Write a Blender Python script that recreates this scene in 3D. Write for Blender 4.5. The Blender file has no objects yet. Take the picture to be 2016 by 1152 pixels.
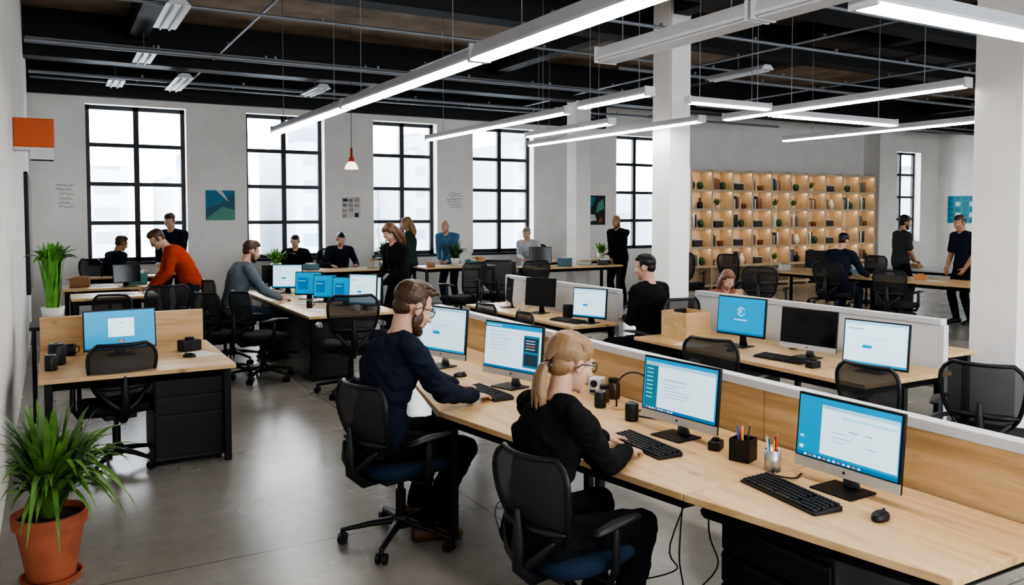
import bpy, bmesh, math, random
from mathutils import Vector, Matrix, noise
random.seed(7)
sc=bpy.context.scene
coll=sc.collection
KIDS={}
R=math.radians
# ------------------------------------------------------------ materials
MC={}
def M(name,col,rough=.5,metal=0,var=0,vscale=6,bump=0,bscale=60,emit=0,alpha=1,stretch=None,coat=0,spec=None,bdist=.01):
    if name in MC: return MC[name]
    m=bpy.data.materials.new(name); m.use_nodes=True
    nt=m.node_tree; b=nt.nodes['Principled BSDF']; out=nt.nodes['Material Output']
    c=(col[0],col[1],col[2],1)
    b.inputs['Base Color'].default_value=c
    b.inputs['Roughness'].default_value=rough
    b.inputs['Metallic'].default_value=metal
    if coat: b.inputs['Coat Weight'].default_value=coat
    if spec is not None: b.inputs['Specular IOR Level'].default_value=spec
    tc=nt.nodes.new('ShaderNodeTexCoord'); mp=nt.nodes.new('ShaderNodeMapping')
    nt.links.new(tc.outputs['Object'],mp.inputs['Vector'])
    if stretch: mp.inputs['Scale'].default_value=stretch
    nz=nt.nodes.new('ShaderNodeTexNoise'); nz.inputs['Scale'].default_value=vscale; nz.inputs['Detail'].default_value=5
    nt.links.new(mp.outputs['Vector'],nz.inputs['Vector'])
    rmp=nt.nodes.new('ShaderNodeValToRGB')
    k0=1-max(var,.03); k1=1+max(var,.03)
    rmp.color_ramp.elements[0].position=.3; rmp.color_ramp.elements[1].position=.7
    rmp.color_ramp.elements[0].color=(col[0]*k0,col[1]*k0,col[2]*k0,1)
    rmp.color_ramp.elements[1].color=(min(1,col[0]*k1),min(1,col[1]*k1),min(1,col[2]*k1),1)
    nt.links.new(nz.outputs['Fac'],rmp.inputs['Fac']); nt.links.new(rmp.outputs['Color'],b.inputs['Base Color'])
    if emit:
        b.inputs['Emission Color'].default_value=c; b.inputs['Emission Strength'].default_value=emit
    if bump:
        n2=nt.nodes.new('ShaderNodeTexNoise'); n2.inputs['Scale'].default_value=bscale; n2.inputs['Detail'].default_value=4
        nt.links.new(mp.outputs['Vector'],n2.inputs['Vector'])
        bp=nt.nodes.new('ShaderNodeBump'); bp.inputs['Strength'].default_value=bump; bp.inputs['Distance'].default_value=bdist
        nt.links.new(n2.outputs['Fac'],bp.inputs['Height']); nt.links.new(bp.outputs['Normal'],b.inputs['Normal'])
    if alpha<1:
        tr=nt.nodes.new('ShaderNodeBsdfTransparent'); mx=nt.nodes.new('ShaderNodeMixShader')
        mx.inputs[0].default_value=alpha
        nt.links.new(tr.outputs[0],mx.inputs[1]); nt.links.new(b.outputs[0],mx.inputs[2]); nt.links.new(mx.outputs[0],out.inputs[0])
    MC[name]=m; return m
def wood(name,axis,c0,c1,rough=.38,dark=(.34,.18,.075)):
    m=bpy.data.materials.new(name); m.use_nodes=True; nt=m.node_tree; b=nt.nodes['Principled BSDF']
    tc=nt.nodes.new('ShaderNodeTexCoord'); mp=nt.nodes.new('ShaderNodeMapping')
    s=[9,9,9]; s[axis]=.8; mp.inputs['Scale'].default_value=s
    nt.links.new(tc.outputs['Object'],mp.inputs['Vector'])
    nz=nt.nodes.new('ShaderNodeTexNoise'); nz.inputs['Scale'].default_value=1.6; nz.inputs['Detail'].default_value=9; nz.inputs['Roughness'].default_value=.66; nz.inputs['Distortion'].default_value=.8
    nt.links.new(mp.outputs['Vector'],nz.inputs['Vector'])
    r=nt.nodes.new('ShaderNodeValToRGB'); r.color_ramp.elements[0].position=.34; r.color_ramp.elements[1].position=.66
    r.color_ramp.elements[0].color=c0+(1,); r.color_ramp.elements[1].color=c1+(1,)
    nt.links.new(nz.outputs['Fac'],r.inputs['Fac'])
    mp2=nt.nodes.new('ShaderNodeMapping'); s2=[5.2,5.2,5.2]; s2[axis]=3.0; mp2.inputs['Scale'].default_value=s2
    nt.links.new(tc.outputs['Object'],mp2.inputs['Vector'])
    vo=nt.nodes.new('ShaderNodeTexVoronoi'); vo.inputs['Scale'].default_value=1.0; nt.links.new(mp2.outputs['Vector'],vo.inputs['Vector'])
    r2=nt.nodes.new('ShaderNodeValToRGB'); r2.color_ramp.elements[0].position=.03; r2.color_ramp.elements[1].position=.14
    r2.color_ramp.elements[0].color=(.85,.85,.85,1); r2.color_ramp.elements[1].color=(0,0,0,1)
    nt.links.new(vo.outputs['Distance'],r2.inputs['Fac'])
    mx=nt.nodes.new('ShaderNodeMixRGB'); mx.inputs['Color2'].default_value=dark+(1,)
    nt.links.new(r2.outputs['Color'],mx.inputs['Fac']); nt.links.new(r.outputs['Color'],mx.inputs['Color1'])
    nt.links.new(mx.outputs['Color'],b.inputs['Base Color'])
    b.inputs['Roughness'].default_value=rough
    return m
WOODY=wood('pine_along_y',1,(.53,.34,.165),(.73,.53,.305))
WOODX=wood('pine_along_x',0,(.53,.34,.165),(.73,.53,.305))
SHELFW=wood('shelf_pine',2,(.62,.49,.33),(.76,.63,.46))
def floor_mat():
    m=bpy.data.materials.new('polished_concrete'); m.use_nodes=True; nt=m.node_tree; b=nt.nodes['Principled BSDF']
    L=nt.links.new
    tc=nt.nodes.new('ShaderNodeTexCoord')
    n1=nt.nodes.new('ShaderNodeTexNoise'); n1.inputs['Scale'].default_value=.8; n1.inputs['Detail'].default_value=7; n1.inputs['Roughness'].default_value=.58
    L(tc.outputs['Object'],n1.inputs['Vector'])
    r=nt.nodes.new('ShaderNodeValToRGB'); r.color_ramp.elements[0].position=.22; r.color_ramp.elements[1].position=.80
    r.color_ramp.elements[0].color=(.19,.178,.158,1); r.color_ramp.elements[1].color=(.36,.338,.305,1)
    L(n1.outputs['Fac'],r.inputs['Fac'])
    n2=nt.nodes.new('ShaderNodeTexNoise'); n2.inputs['Scale'].default_value=12; n2.inputs['Detail'].default_value=6
    L(tc.outputs['Object'],n2.inputs['Vector'])
    mx=nt.nodes.new('ShaderNodeMixRGB'); mx.blend_type='OVERLAY'; mx.inputs['Fac'].default_value=.14
    L(r.outputs['Color'],mx.inputs['Color1']); L(n2.outputs['Fac'],mx.inputs['Color2'])
    br=nt.nodes.new('ShaderNodeTexBrick'); br.offset=0; br.inputs['Scale'].default_value=1
    br.inputs['Brick Width'].default_value=2.4; br.inputs['Row Height'].default_value=2.3; br.inputs['Mortar Size'].default_value=.006; br.inputs['Mortar Smooth'].default_value=.2
    br.inputs['Color1'].default_value=(1,1,1,1); br.inputs['Color2'].default_value=(.96,.96,.96,1); br.inputs['Mortar'].default_value=(.45,.45,.45,1)
    L(tc.outputs['Object'],br.inputs['Vector'])
    m2=nt.nodes.new('ShaderNodeMixRGB'); m2.blend_type='MULTIPLY'; m2.inputs['Fac'].default_value=1
    L(mx.outputs['Color'],m2.inputs['Color1']); L(br.outputs['Color'],m2.inputs['Color2']); L(m2.outputs['Color'],b.inputs['Base Color'])
    rr=nt.nodes.new('ShaderNodeMapRange'); rr.inputs[3].default_value=.17; rr.inputs[4].default_value=.36
    L(n1.outputs['Fac'],rr.inputs[0]); L(rr.outputs[0],b.inputs['Roughness'])
    b.inputs['Specular IOR Level'].default_value=.65
    return m
PAINT=M('wall_paint',(.86,.84,.81),.8,var=.04,vscale=2,bump=.05,bscale=120)
PAINTC=M('column_paint',(.82,.80,.78),.8,var=.04,vscale=2)
BLACKC=M('black_ceiling_paint',(.014,.014,.016),.6)
CEIL=M('ceiling_concrete',(.24,.185,.14),.9,var=.45,vscale=1.4,bump=.3,bscale=12)
STEELF=M('black_window_steel',(.014,.018,.024),.45)
BLK=M('black_plastic',(.012,.012,.014),.42)
BLKM=M('black_metal',(.012,.012,.013),.45,metal=.3)
MESHM=M('chair_mesh',(.018,.018,.020),.75,alpha=.86)
MESHD=M('chair_mesh_dense',(.026,.027,.030),.7,alpha=.90)
BLUEF=M('blue_seat_fabric',(.008,.026,.06),.9,bump=.2,bscale=300)
BLACKF=M('black_seat_fabric',(.015,.016,.019),.9,bump=.2,bscale=300)
SILV=M('brushed_aluminium',(.55,.56,.58),.35,metal=.8)
CHIN=M('monitor_chin_silver',(.58,.56,.54),.4,metal=.2)
WHITEP=M('white_laminate',(.66,.67,.69),.5)
WHITEM=M('white_enamel',(.62,.63,.66),.4)
PIPE=M('galvanised_conduit',(.28,.30,.33),.45,metal=.4)
TERRA=M('terracotta',(.40,.12,.06),.7,var=.18,vscale=8,bump=.1)
SOIL=M('soil',(.02,.012,.008),.95,var=.4,vscale=60,bump=.8,bscale=80)
LEAF=M('green_leaf',(.11,.22,.045),.4,var=.45,vscale=9)
LEAF2=M('bright_green_leaf',(.12,.32,.05),.4,var=.35,vscale=12)
LEAFD=M('dark_green_leaf',(.035,.10,.025),.5,var=.4,vscale=9)
CER=M('white_ceramic',(.7,.69,.66),.3)
DIFF=M('led_diffuser',(1,.97,.93),.5,emit=18)
DIFFO=M('led_diffuser_off_glow',(.42,.43,.45),.4,emit=.12)  # faint glow put into the grey of switched-off diffusers and tubes
WARM=M('warm_led',(1,.84,.64),.5,emit=12)
CARD=M('cardboard',(.42,.27,.14),.8,var=.1)
def E(name,c,s=1.0): return M(name,c,.3,emit=s)
CY=E('screen_cyan',(.002,.21,.40),.74); CY2=E('screen_blue',(.006,.13,.30),.65); WH=E('screen_white',(.56,.74,.85),.62); LG=E('screen_light',(.28,.54,.71),.58)
TX=E('screen_text_grey',(.28,.38,.46),.45); DK=E('screen_dark',(.02,.05,.08),.4); TL=E('screen_teal',(.015,.16,.24),.6); OFF=M('screen_off',(.006,.006,.007),.12); RD=E('screen_accent',(.6,.15,.12),.5)
# ------------------------------------------------------------ mesh builder
class MB:
    def __init__(s): s.v=[];s.f=[];s.m=[]
    def add(s,vs,fs,mi=0):
        o=len(s.v); s.v+= [tuple(v) for v in vs]; s.f+=[tuple(i+o for i in f) for f in fs]; s.m+=[mi]*len(fs); return s
    def box(s,c,d,mi=0,rot=None,taper=1):
        hx,hy,hz=d[0]/2,d[1]/2,d[2]/2
        vs=[Vector((x*(taper if z>0 else 1),y*(taper if z>0 else 1),z)) for x in(-hx,hx) for y in(-hy,hy) for z in(-hz,hz)]
        if rot is not None: vs=[rot@v for v in vs]
        c=Vector(c); vs=[v+c for v in vs]
        return s.add(vs,[(0,1,3,2),(4,6,7,5),(0,4,5,1),(2,3,7,6),(0,2,6,4),(1,5,7,3)],mi)
    def b2(s,a,b,mi=0): return s.box([(a[i]+b[i])/2 for i in range(3)],[abs(b[i]-a[i]) for i in range(3)],mi)
    def prism(s,poly,z0,z1,mi=0):
        n=len(poly); vs=[(p[0],p[1],z0) for p in poly]+[(p[0],p[1],z1) for p in poly]
        fs=[tuple(range(n))[::-1],tuple(range(n,2*n))]+[(i,(i+1)%n,n+(i+1)%n,n+i) for i in range(n)]
        return s.add(vs,fs,mi)
    def loft(s,rings,n=14,mi=0,cap=True):
        vs=[];fs=[]
        for c,ax,ay in rings:
            for i in range(n):
                t=2*math.pi*i/n; vs.append(c+ax*math.cos(t)+ay*math.sin(t))
        for k in range(len(rings)-1):
            for i in range(n):
                j=(i+1)%n; fs.append((k*n+i,k*n+j,(k+1)*n+j,(k+1)*n+i))
        if cap:
            a=len(vs); vs.append(rings[0][0]); vs.append(rings[-1][0]); l=(len(rings)-1)*n
            for i in range(n):
                j=(i+1)%n; fs.append((a,j,i)); fs.append((a+1,l+i,l+j))
        return s.add(vs,fs,mi)
    def limb(s,pts,rs,n=12,mi=0,rnd=True,flat=None):
        pts=[Vector(p) for p in pts]
        if rnd:
            d0=(pts[0]-pts[1]).normalized(); d1=(pts[-1]-pts[-2]).normalized()
            P=[pts[0]+d0*rs[0]*.95,pts[0]+d0*rs[0]*.65]+pts+[pts[-1]+d1*rs[-1]*.65,pts[-1]+d1*rs[-1]*.95]
            Q=[rs[0]*.3,rs[0]*.76]+list(rs)+[rs[-1]*.76,rs[-1]*.3]
        else: P=pts;Q=list(rs)
        rings=[];ax=None
        for i,p in enumerate(P):
            a=P[max(i-1,0)];b=P[min(i+1,len(P)-1)]; d=(b-a).normalized()
            if ax is None:
                ref=Vector((0,0,1)) if abs(d.z)<.9 else Vector((0,1,0)); ax=d.cross(ref).normalized()
            else:
                ax=(ax-d*ax.dot(d)).normalized()
            ay=d.cross(ax)
            rings.append((p,ax*Q[i],ay*Q[i]*(flat or 1)))
        return s.loft(rings,n,mi)
    def tube(s,pts,r,n=8,mi=0,closed=False):
        pts=[Vector(p) for p in pts]
        if not closed: return s.limb(pts,[r]*len(pts),n,mi,rnd=False)
        N=len(pts);vs=[];fs=[];ax=None
        for i,p in enumerate(pts):
            d=(pts[(i+1)%N]-pts[i-1]).normalized()
            if ax is None:
                ref=Vector((0,0,1)) if abs(d.z)<.9 else Vector((0,1,0)); ax=d.cross(ref).normalized()
            else: ax=(ax-d*ax.dot(d)).normalized()
            ay=d.cross(ax)
            for k in range(n):
                t=2*math.pi*k/n; vs.append(p+ax*math.cos(t)*r+ay*math.sin(t)*r)
        for i in range(N):
            for k in range(n):
                j=(i+1)%N; fs.append((i*n+k,i*n+(k+1)%n,j*n+(k+1)%n,j*n+k))
        return s.add(vs,fs,mi)
    def cyl(s,a,b,r0,r1=None,n=16,mi=0):
        return s.limb([a,b],[r0,r1 if r1 is not None else r0],n,mi,rnd=False)
    def lathe(s,prof,c=(0,0,0),n=24,mi=0):
        rings=[(Vector((c[0],c[1],c[2]+z)),Vector((max(r,1e-4),0,0)),Vector((0,max(r,1e-4),0))) for r,z in prof]
        return s.loft(rings,n,mi)
    def ell(s,c,r,Rm=None,nu=16,nv=10,mi=0):
        Rm=Rm or Matrix.Identity(3); c=Vector(c)
        rings=[]
        X=Rm@Vector((r[0],0,0));Y=Rm@Vector((0,r[1],0));Z=Rm@Vector((0,0,r[2]))
        for k in range(nv+1):
            t=-math.pi/2+math.pi*k/nv; cs=max(math.cos(t),.02)
            rings.append((c+Z*math.sin(t),X*cs,Y*cs))
        return s.loft(rings,nu,mi)
    def mesh(s,name,mats,smooth=False):
        me=bpy.data.meshes.new(name); me.from_pydata(s.v,[],s.f)
        for m in mats: me.materials.append(m)
        me.polygons.foreach_set('material_index',s.m)
        if smooth: me.polygons.foreach_set('use_smooth',[True]*len(s.f))
        bm=bmesh.new(); bm.from_mesh(me); bmesh.ops.recalc_face_normals(bm,faces=bm.faces); bm.to_mesh(me); bm.free()
        me.update(); return me
    def obj(s,name,mats,parent=None,smooth=False,bevel=0,loc=(0,0,0),rz=0,auto=False):
        if not isinstance(mats,(list,tuple)): mats=[mats]
        me=s.mesh(name,mats,smooth or auto)
        if auto:
            try: me.set_sharp_from_angle(angle=R(40))
            except Exception: pass
        return place(name,me,parent,loc,rz,bevel)
def place(name,me,parent=None,loc=(0,0,0),rz=0,bevel=0):
    o=bpy.data.objects.new(name,me); coll.objects.link(o); o.location=loc; o.rotation_euler=(0,0,rz)
    if parent: o.parent=parent; KIDS.setdefault(parent.name,[]).append(o)
    if bevel:
        b=o.modifiers.new('bevel','BEVEL'); b.width=bevel; b.segments=2; b.limit_method='ANGLE'; b.angle_limit=R(40)
    return o
def tag(o,label,cat,group=None):
    o['label']=label; o['category']=cat
    if group: o['group']=group
    return o
def root(name,loc,rz,label,cat,group=None):
    o=bpy.data.objects.new(name,None); coll.objects.link(o); o.empty_display_size=.1
    o.location=loc; o.rotation_euler=(0,0,rz); return tag(o,label,cat,group)
def struct(o): o['kind']='structure'; return o
def clone(o,loc,rz,label=None,scale=1,group=None):
    def cp(a,par):
        n=a.copy(); coll.objects.link(n)
        if par: n.parent=par; KIDS.setdefault(par.name,[]).append(n)
        for c in list(KIDS.get(a.name,[])): cp(c,n)
        return n
    n=cp(o,None); n.location=loc; n.rotation_euler=(0,0,rz); n.scale=(scale,)*3
    if label: n['label']=label
    if group: n['group']=group
    return n
# ------------------------------------------------------------ people
def remesh(mb,voxel,it,mats,name,disp=0,dscale=9):
    me=mb.mesh(name+'_src',mats)
    o=bpy.data.objects.new('tmp',me); coll.objects.link(o)
    r=o.modifiers.new('r','REMESH'); r.mode='VOXEL'; r.voxel_size=voxel; r.use_smooth_shade=True
    s=o.modifiers.new('s','SMOOTH'); s.factor=.5; s.iterations=it
    dg=bpy.context.evaluated_depsgraph_get(); ev=o.evaluated_get(dg)
    out=bpy.data.meshes.new_from_object(ev); out.name=name
    bpy.data.objects.remove(o); bpy.data.meshes.remove(me)
    out.materials.clear()
    for m in mats: out.materials.append(m)
    out.polygons.foreach_set('use_smooth',[True]*len(out.polygons))
    out.polygons.foreach_set('material_index',[0]*len(out.polygons))
    if disp:
        nn=[v.normal.copy() for v in out.vertices]
        for v,n in zip(out.vertices,nn):
            p=v.co*dscale; q=Vector((p.x,p.y,p.z*2.2+p.x*1.5))
            k=abs(noise.noise(q))*2-.5+ .5*noise.noise(q*2.1)
            v.co+=n*k*disp
    out.update(); return out
def ik(a,c,l1,l2,pole):
    d=c-a; D=d.length; mx=(l1+l2)*.995
    if D>mx: c=a+d*(mx/D); D=mx; d=c-a
    u=d/D; x=(l1*l1-l2*l2+D*D)/(2*D); h=math.sqrt(max(l1*l1-x*x,0))
    p=pole-u*pole.dot(u); p.normalize()
    return a+u*x+p*h,c
SKIN=M('skin',(.55,.34,.25),.5,var=.08,vscale=12); SKIN2=M('skin_tan',(.40,.22,.14),.5,var=.08)
EYEW=M('eye_white',(.7,.68,.65),.2); EYED=M('eye_iris',(.03,.02,.015),.15)
def hairm(n,c): return M(n,c,.42,var=.20,vscale=60,bump=.22,bscale=80,stretch=(5,.5,4),bdist=.002)
HB=hairm('brown_hair',(.070,.038,.021)); HK=hairm('black_hair',(.012,.010,.009)); HBL=hairm('blonde_hair',(.27,.168,.088)); HA=hairm('auburn_hair',(.13,.062,.032)); HG=hairm('grey_hair',(.25,.23,.2)); HR=hairm('reddish_brown_hair',(.17,.075,.055)); HBD=hairm('brown_beard',(.075,.038,.020))
def cloth(n,c): return M(n,c,.92,var=.12,vscale=10,bump=.25,bscale=260,spec=.2)
NAVY=cloth('navy_knit',(.017,.022,.040)); BLKC=cloth('black_knit',(.011,.011,.012)); TRS=cloth('black_trousers',(.011,.011,.014)); JEAN=cloth('dark_jeans',(.022,.034,.06)); ORG=cloth('orange_knit',(.50,.072,.025)); GRY=cloth('grey_shirt',(.13,.16,.19)); DEN=cloth('blue_denim',(.09,.19,.30)); GRN=cloth('dark_green_knit',(.035,.055,.045)); DGY=cloth('charcoal_shirt',(.05,.052,.056)); PALE=cloth('pale_grey_shirt',(.45,.47,.5)); PINK=cloth('rust_knit',(.30,.13,.10))
SHO=M('brown_leather_shoe',(.09,.04,.02),.5); SHK=M('black_shoe',(.012,.012,.012),.5)
def person(label,loc,rz,S=1,seat=None,lean=(0,.05,.1),hands=None,feet=None,head=(.2,0),hair='short',hm=HK,skin=SKIN,top=BLKC,sleeve='long',bottom=TRS,shoe=SHK,hero=False,beard=None,glasses=False,female=False,flat_hands=True,headS=1,pelvis=None,group=None):
    loc=Vector(loc); RI=Matrix.Rotation(-rz,3,'Z')
    tl=lambda w: RI@(Vector(w)-loc)/S
    sit=seat is not None
    P0=Vector(pelvis) if pelvis else Vector((0,0,(seat/S+.105) if sit else .93))
    X=Vector((1,0,0))
    up=lambda a: Vector((0,math.sin(a),math.cos(a)))
    fw=lambda a: Vector((0,math.cos(a),-math.sin(a)))
    a0,a1,a2=lean
    P1=P0+up(a0)*.18; P2=P1+up(a1)*.18; P3=P2+up(a2)*.17
    hp,hy=head
    HRm=Matrix.Rotation(hy,3,'Z')@Matrix.Rotation(-hp,3,'X')
    an=a2*.75+.12
    H=P3+up(an)*.155+Vector((0,.01,0))
    W=.165 if female else .186
    def sp(t):
        if t<.18: return P0+up(a0)*t,a0*(1-max(t,0)/.18)+ (a0+a1)/2*max(t,0)/.18
        if t<.36: return P1+up(a1)*(t-.18),(a0+a1)/2*(1-(t-.18)/.18)+(a1+a2)/2*(t-.18)/.18
        return P2+up(a2)*(t-.36),a2
    prof=[(-.13,.09,.07),(-.10,.14,.10),(-.03,.172,.125),(.05,.168,.122),(.13,.152,.112),(.20,.150,.110),(.28,.162,.120),(.37,.172,.126),(.44,.162,.116),(.49,.125,.09),(.525,.08,.07),(.56,.055,.055)]
    if female: prof=[(-.13,.09,.07),(-.10,.145,.105),(-.03,.178,.125),(.05,.16,.115),(.13,.132,.098),(.20,.130,.094),(.28,.140,.108),(.37,.152,.122),(.44,.145,.1),(.49,.11,.08),(.525,.07,.062),(.56,.05,.05)]
    def torso(mb,inf,t0,t1):
        rings=[]
        for t,rx,ry in prof:
            if t<t0-.001 or t>t1+.001: continue
            c,a=sp(t); rings.append((c,X*(rx+inf),fw(a)*(ry+inf)))
        mb.loft(rings,24)
    sh={};el={};wr={};hi={};kn={};an_={}
    for s in (1,-1):
        c,a=sp(.475); sh[s]=c+X*s*W-fw(a)*.005
        if hands and hands[0 if s==1 else 1] is not None: tgt=tl(hands[0 if s==1 else 1])
        else: tgt=sh[s]+Vector((s*.05,.07,-.53))
        pole=Vector((s*.45,-.5,-.7))
        el[s],wr[s]=ik(sh[s],tgt,.285,.255,pole)
        hi[s]=P0+X*s*.088+Vector((0,0,-.03))
        if feet and feet[0 if s==1 else 1] is not None: ft=tl(feet[0 if s==1 else 1])
        elif sit: ft=Vector((s*.13,.40,.09))
        else: ft=Vector((s*.10,.0+.04*s,.09))
        ft.z=max(ft.z,.088)
        kn[s],an_[s]=ik(hi[s],ft,.43,.42,Vector((s*.12,1,.35 if sit else 0)))
    def arm(mb,s,inf,frac=1):
        a,b,c=sh[s],el[s],wr[s]
        if frac<1:
            m=a.lerp(b,frac); mb.limb([a,a.lerp(b,.5*frac),m],[.052+inf,.05+inf,.05+inf*1.6]); return
        mb.limb([a,a.lerp(b,.45),b],[.055+inf,.050+inf,.042+inf]); mb.limb([b,b.lerp(c,.3),c],[.042+inf,.042+inf,.029+inf*(.8)])
    def trap(mb,inf):
        for s in(1,-1):
            c,a=sp(.50); mb.limb([c+X*s*.03,c+X*s*.10-up(a)*.012,sh[s]],[.055+inf,.056+inf,.052+inf])
    def leg(mb,s,inf):
        a,b,c=hi[s],kn[s],an_[s]
        mb.limb([a,a.lerp(b,.4),b],[.088+inf,.077+inf,.057+inf]); mb.limb([b,b.lerp(c,.35),c],[.056+inf,.055+inf,.037+inf*1.3])
    def foot(mb,s,inf,z=0):
        c=an_[s]; f=Vector((s*.18,1,0)).normalized(); g=f.cross(Vector((0,0,1)))
        rings=[]
        for d,w,h,zc in [(-.072,.018,.02,.035),(-.06,.032,.038,.042),(-.02,.036,.045,.048),(.05,.038,.04,.043),(.11,.044,.028,.03),(.165,.04,.02,.023),(.195,.022,.012,.018)]:
            rings.append((Vector((c.x,c.y,c.z-.088+zc))+f*d,g*(w+inf),Vector((0,0,h+inf*.3))))
        mb.loft(rings,16)
    def hand(mb,s,n=8):
        w=wr[s]; d=(w-el[s]).normalized()
        if abs(d.z)<.75 and flat_hands: d=Vector((d.x,d.y,-.12)).normalized()
        nrm=X*s if abs(d.z)>.75 else Vector((0,0,1))
        nrm=(nrm-d*nrm.dot(d)).normalized(); sd=d.cross(nrm)
        th=-sd*s
        rings=[]
        for t,rw,rt in [(-.02,.024,.02),(.01,.028,.018),(.045,.038,.016),(.08,.041,.014),(.092,.034,.011)]:
            rings.append((w+d*t,sd*rw,nrm*rt))
        mb.loft(rings,14)
        for k,(o,L) in enumerate([(.029,.066),(.010,.076),(-.010,.070),(-.028,.055)]):
            b=w+d*.085+th*o; ang=.12+.03*k; pts=[b]
            for q,fr in enumerate((.45,.32,.25)):
                dd=(d*math.cos(ang)-nrm*math.sin(ang)+th*(o*2.6)).normalized(); pts.append(pts[-1]+dd*L*fr); ang+=.42
            mb.limb(pts,[.0092,.0086,.008,.0068],n)
        b=w+d*.022+th*.024; t1=b+(d*.62+th*.7-nrm*.25).normalized()*.042; t2=t1+(d*.85+th*.35-nrm*.3).normalized()*.032
        mb.limb([b,t1,t2],[.014,.0105,.008],n)
    hs=headS
    hp_=lambda x,y,z: H+HRm@Vector((x,y,z))*hs
    def headm(mb):
        E_=lambda c,r: mb.ell(hp_(*c),[q*hs for q in r],HRm,20,14)
        E_((0,-.012,.03),(.074,.092,.085)); E_((0,.03,-.03),(.060,.058,.078)); E_((0,.036,-.076),(.043,.046,.034)); E_((0,.072,-.098),(.019,.017,.015))
        mb.limb([hp_(0,.083,.014),hp_(0,.099,-.012),hp_(0,.110,-.030)],[.008*hs,.0095*hs,.012*hs],10)
        for s in(1,-1):
            E_((s*.034,.056,-.024),(.027,.030,.026)); E_((s*.077,-.006,-.008),(.010,.019,.031)); E_((s*.010,.098,-.034),(.009,.011,.007))
        mb.limb([hp_(-.036,.074,.024),hp_(0,.085,.024),hp_(.036,.074,.024)],[.010*hs,.011*hs,.010*hs],10)
        mb.limb([hp_(-.021,.080,-.057),hp_(0,.089,-.056),hp_(.021,.080,-.057)],[.005*hs,.0075*hs,.005*hs],8)
        mb.limb([hp_(-.018,.078,-.067),hp_(0,.086,-.068),hp_(.018,.078,-.067)],[.005*hs,.008*hs,.005*hs],8)
        c,a=sp(.50); mb.limb([c,hp_(0,-.022,-.06)],[.058 if not female else .050,(.052 if not female else .045)*hs],16)
    vb=.0048 if hero else .0095; vc=.0080 if hero else .014
    body=MB(); torso(body,0,-.13,.56); trap(body,0); headm(body)
    for s in(1,-1):
        arm(body,s,0); leg(body,s,0); foot(body,s,0)
        if hero: hand(body,s)
    me=remesh(body,vb,2,[skin],'person')
    if not hero:
        hb=MB()
        for s in(1,-1): hand(hb,s,6)
        hm_=hb.mesh('h',[skin],True); bm=bmesh.new(); bm.from_mesh(me); bm.from_mesh(hm_); bm.to_mesh(me); bm.free(); bpy.data.meshes.remove(hm_)
    po=place('person',me,None,loc,rz); po.scale=(S,)*3; tag(po,label,'person',group)
    t=MB(); torso(t,.014,-.10,.525); trap(t,.012)
    for s in(1,-1): arm(t,s,.011,1 if sleeve=='long' else .8)
    place('sweater' if hero or top in(ORG,GRN) else 'shirt',remesh(t,vc,3,[top],'top',.013 if hero else .005,8),po)
    t=MB(); torso(t,.010,-.13,.05)
    for s in(1,-1): leg(t,s,.012)
    place('trousers',remesh(t,vc,4 if hero else 3,[bottom],'trousers',.009 if hero else .003,10),po)
    for s in(1,-1):
        t=MB(); foot(t,s,.007); t.obj('shoe',shoe,po,smooth=True)
    t=MB(); E_=lambda c,r: t.ell(hp_(*c),[q*hs for q in r],HRm,20,12)
    if hair in('short','curly'):
        E_((0,-.026,.046),(.079,.089,.080)); E_((0,-.050,-.008),(.060,.050,.055))
        E_((0,.020,.090),(.060,.060,.036)); E_((0,.006,.104),(.052,.062,.030)); E_((0,.045,.092),(.044,.034,.026))
        for s in(1,-1): E_((s*.068,.006,.022),(.010,.020,.034)); E_((s*.070,.014,-.004),(.0055,.009,.024))
        if hero:
            rr=random.Random(3)
            for i in range(70):
                x=rr.uniform(-.055,.055); y=rr.uniform(-.06,.07); z=.112-.35*x*x/.06-.28*y*y/.06
                t.limb([hp_(x,y-.02,z),hp_(x*1.05,y,z+.013),hp_(x*1.1+rr.uniform(-.014,.014),y+.022,z+.012)],[.005*hs,.007*hs,.0025*hs],6)
    elif hair!='bald':
        E_((0,-.028,.046),(.079,.089,.079)); E_((0,-.050,-.012),(.060,.050,.056))
        for s in(1,-1): E_((s*.069,-.008,.03),(.012,.03,.04))
        E_((0,.010,.084),(.066,.062,.034))
        for s in(1,-1): E_((s*.059,.020,.055),(.02,.035,.04))
        if hero:   # combed-back strands following the skull to the tie
            rr=random.Random(8)
            for i in range(70):
                u=rr.uniform(-1.35,1.35); pts=[]
                for k in range(7):
                    a=math.radians(28+152*k/6)+rr.uniform(-.01,.01)
                    lat=math.sin(u)*(1-.75*(k/6)**2)
                    rad=.0835
                    y=-.026+math.cos(a)*.092*math.sqrt(max(0,1-lat*lat)); z=.044+math.sin(a)*.084*math.sqrt(max(0,1-lat*lat*.9))-(.05*(k/6)**2)
                    pts.append(hp_(lat*.082,y,z))
                t.limb(pts,[.003*hs]+[.0045*hs]*5+[.004*hs],6)
    if hair=='curly':
        for i in range(26):
            a=random.uniform(0,6.28);b=random.uniform(.2,1.4); E_((.075*math.cos(a)*math.cos(b),-.02+.085*math.sin(a)*math.cos(b),.05+.08*math.sin(b)),(.022,.022,.022))
    if hair=='tail':
        rr=random.Random(5)
        for i in range(30):
            ox,oy=rr.uniform(-.017,.017),rr.uniform(-.012,.012); e=rr.uniform(-.035,.03)
            t.limb([hp_(ox*.6,-.092+oy*.5,-.018),hp_(ox*.8,-.118+oy*.5,-.034),hp_(ox*1.3,-.124+oy,-.085),hp_(ox*1.6+.003,-.112+oy*1.4,-.145),hp_(ox*1.8+.006,-.094+oy,-.205+e)],[.007*hs,.008*hs,.008*hs,.0065*hs,.002*hs],8)
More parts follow.
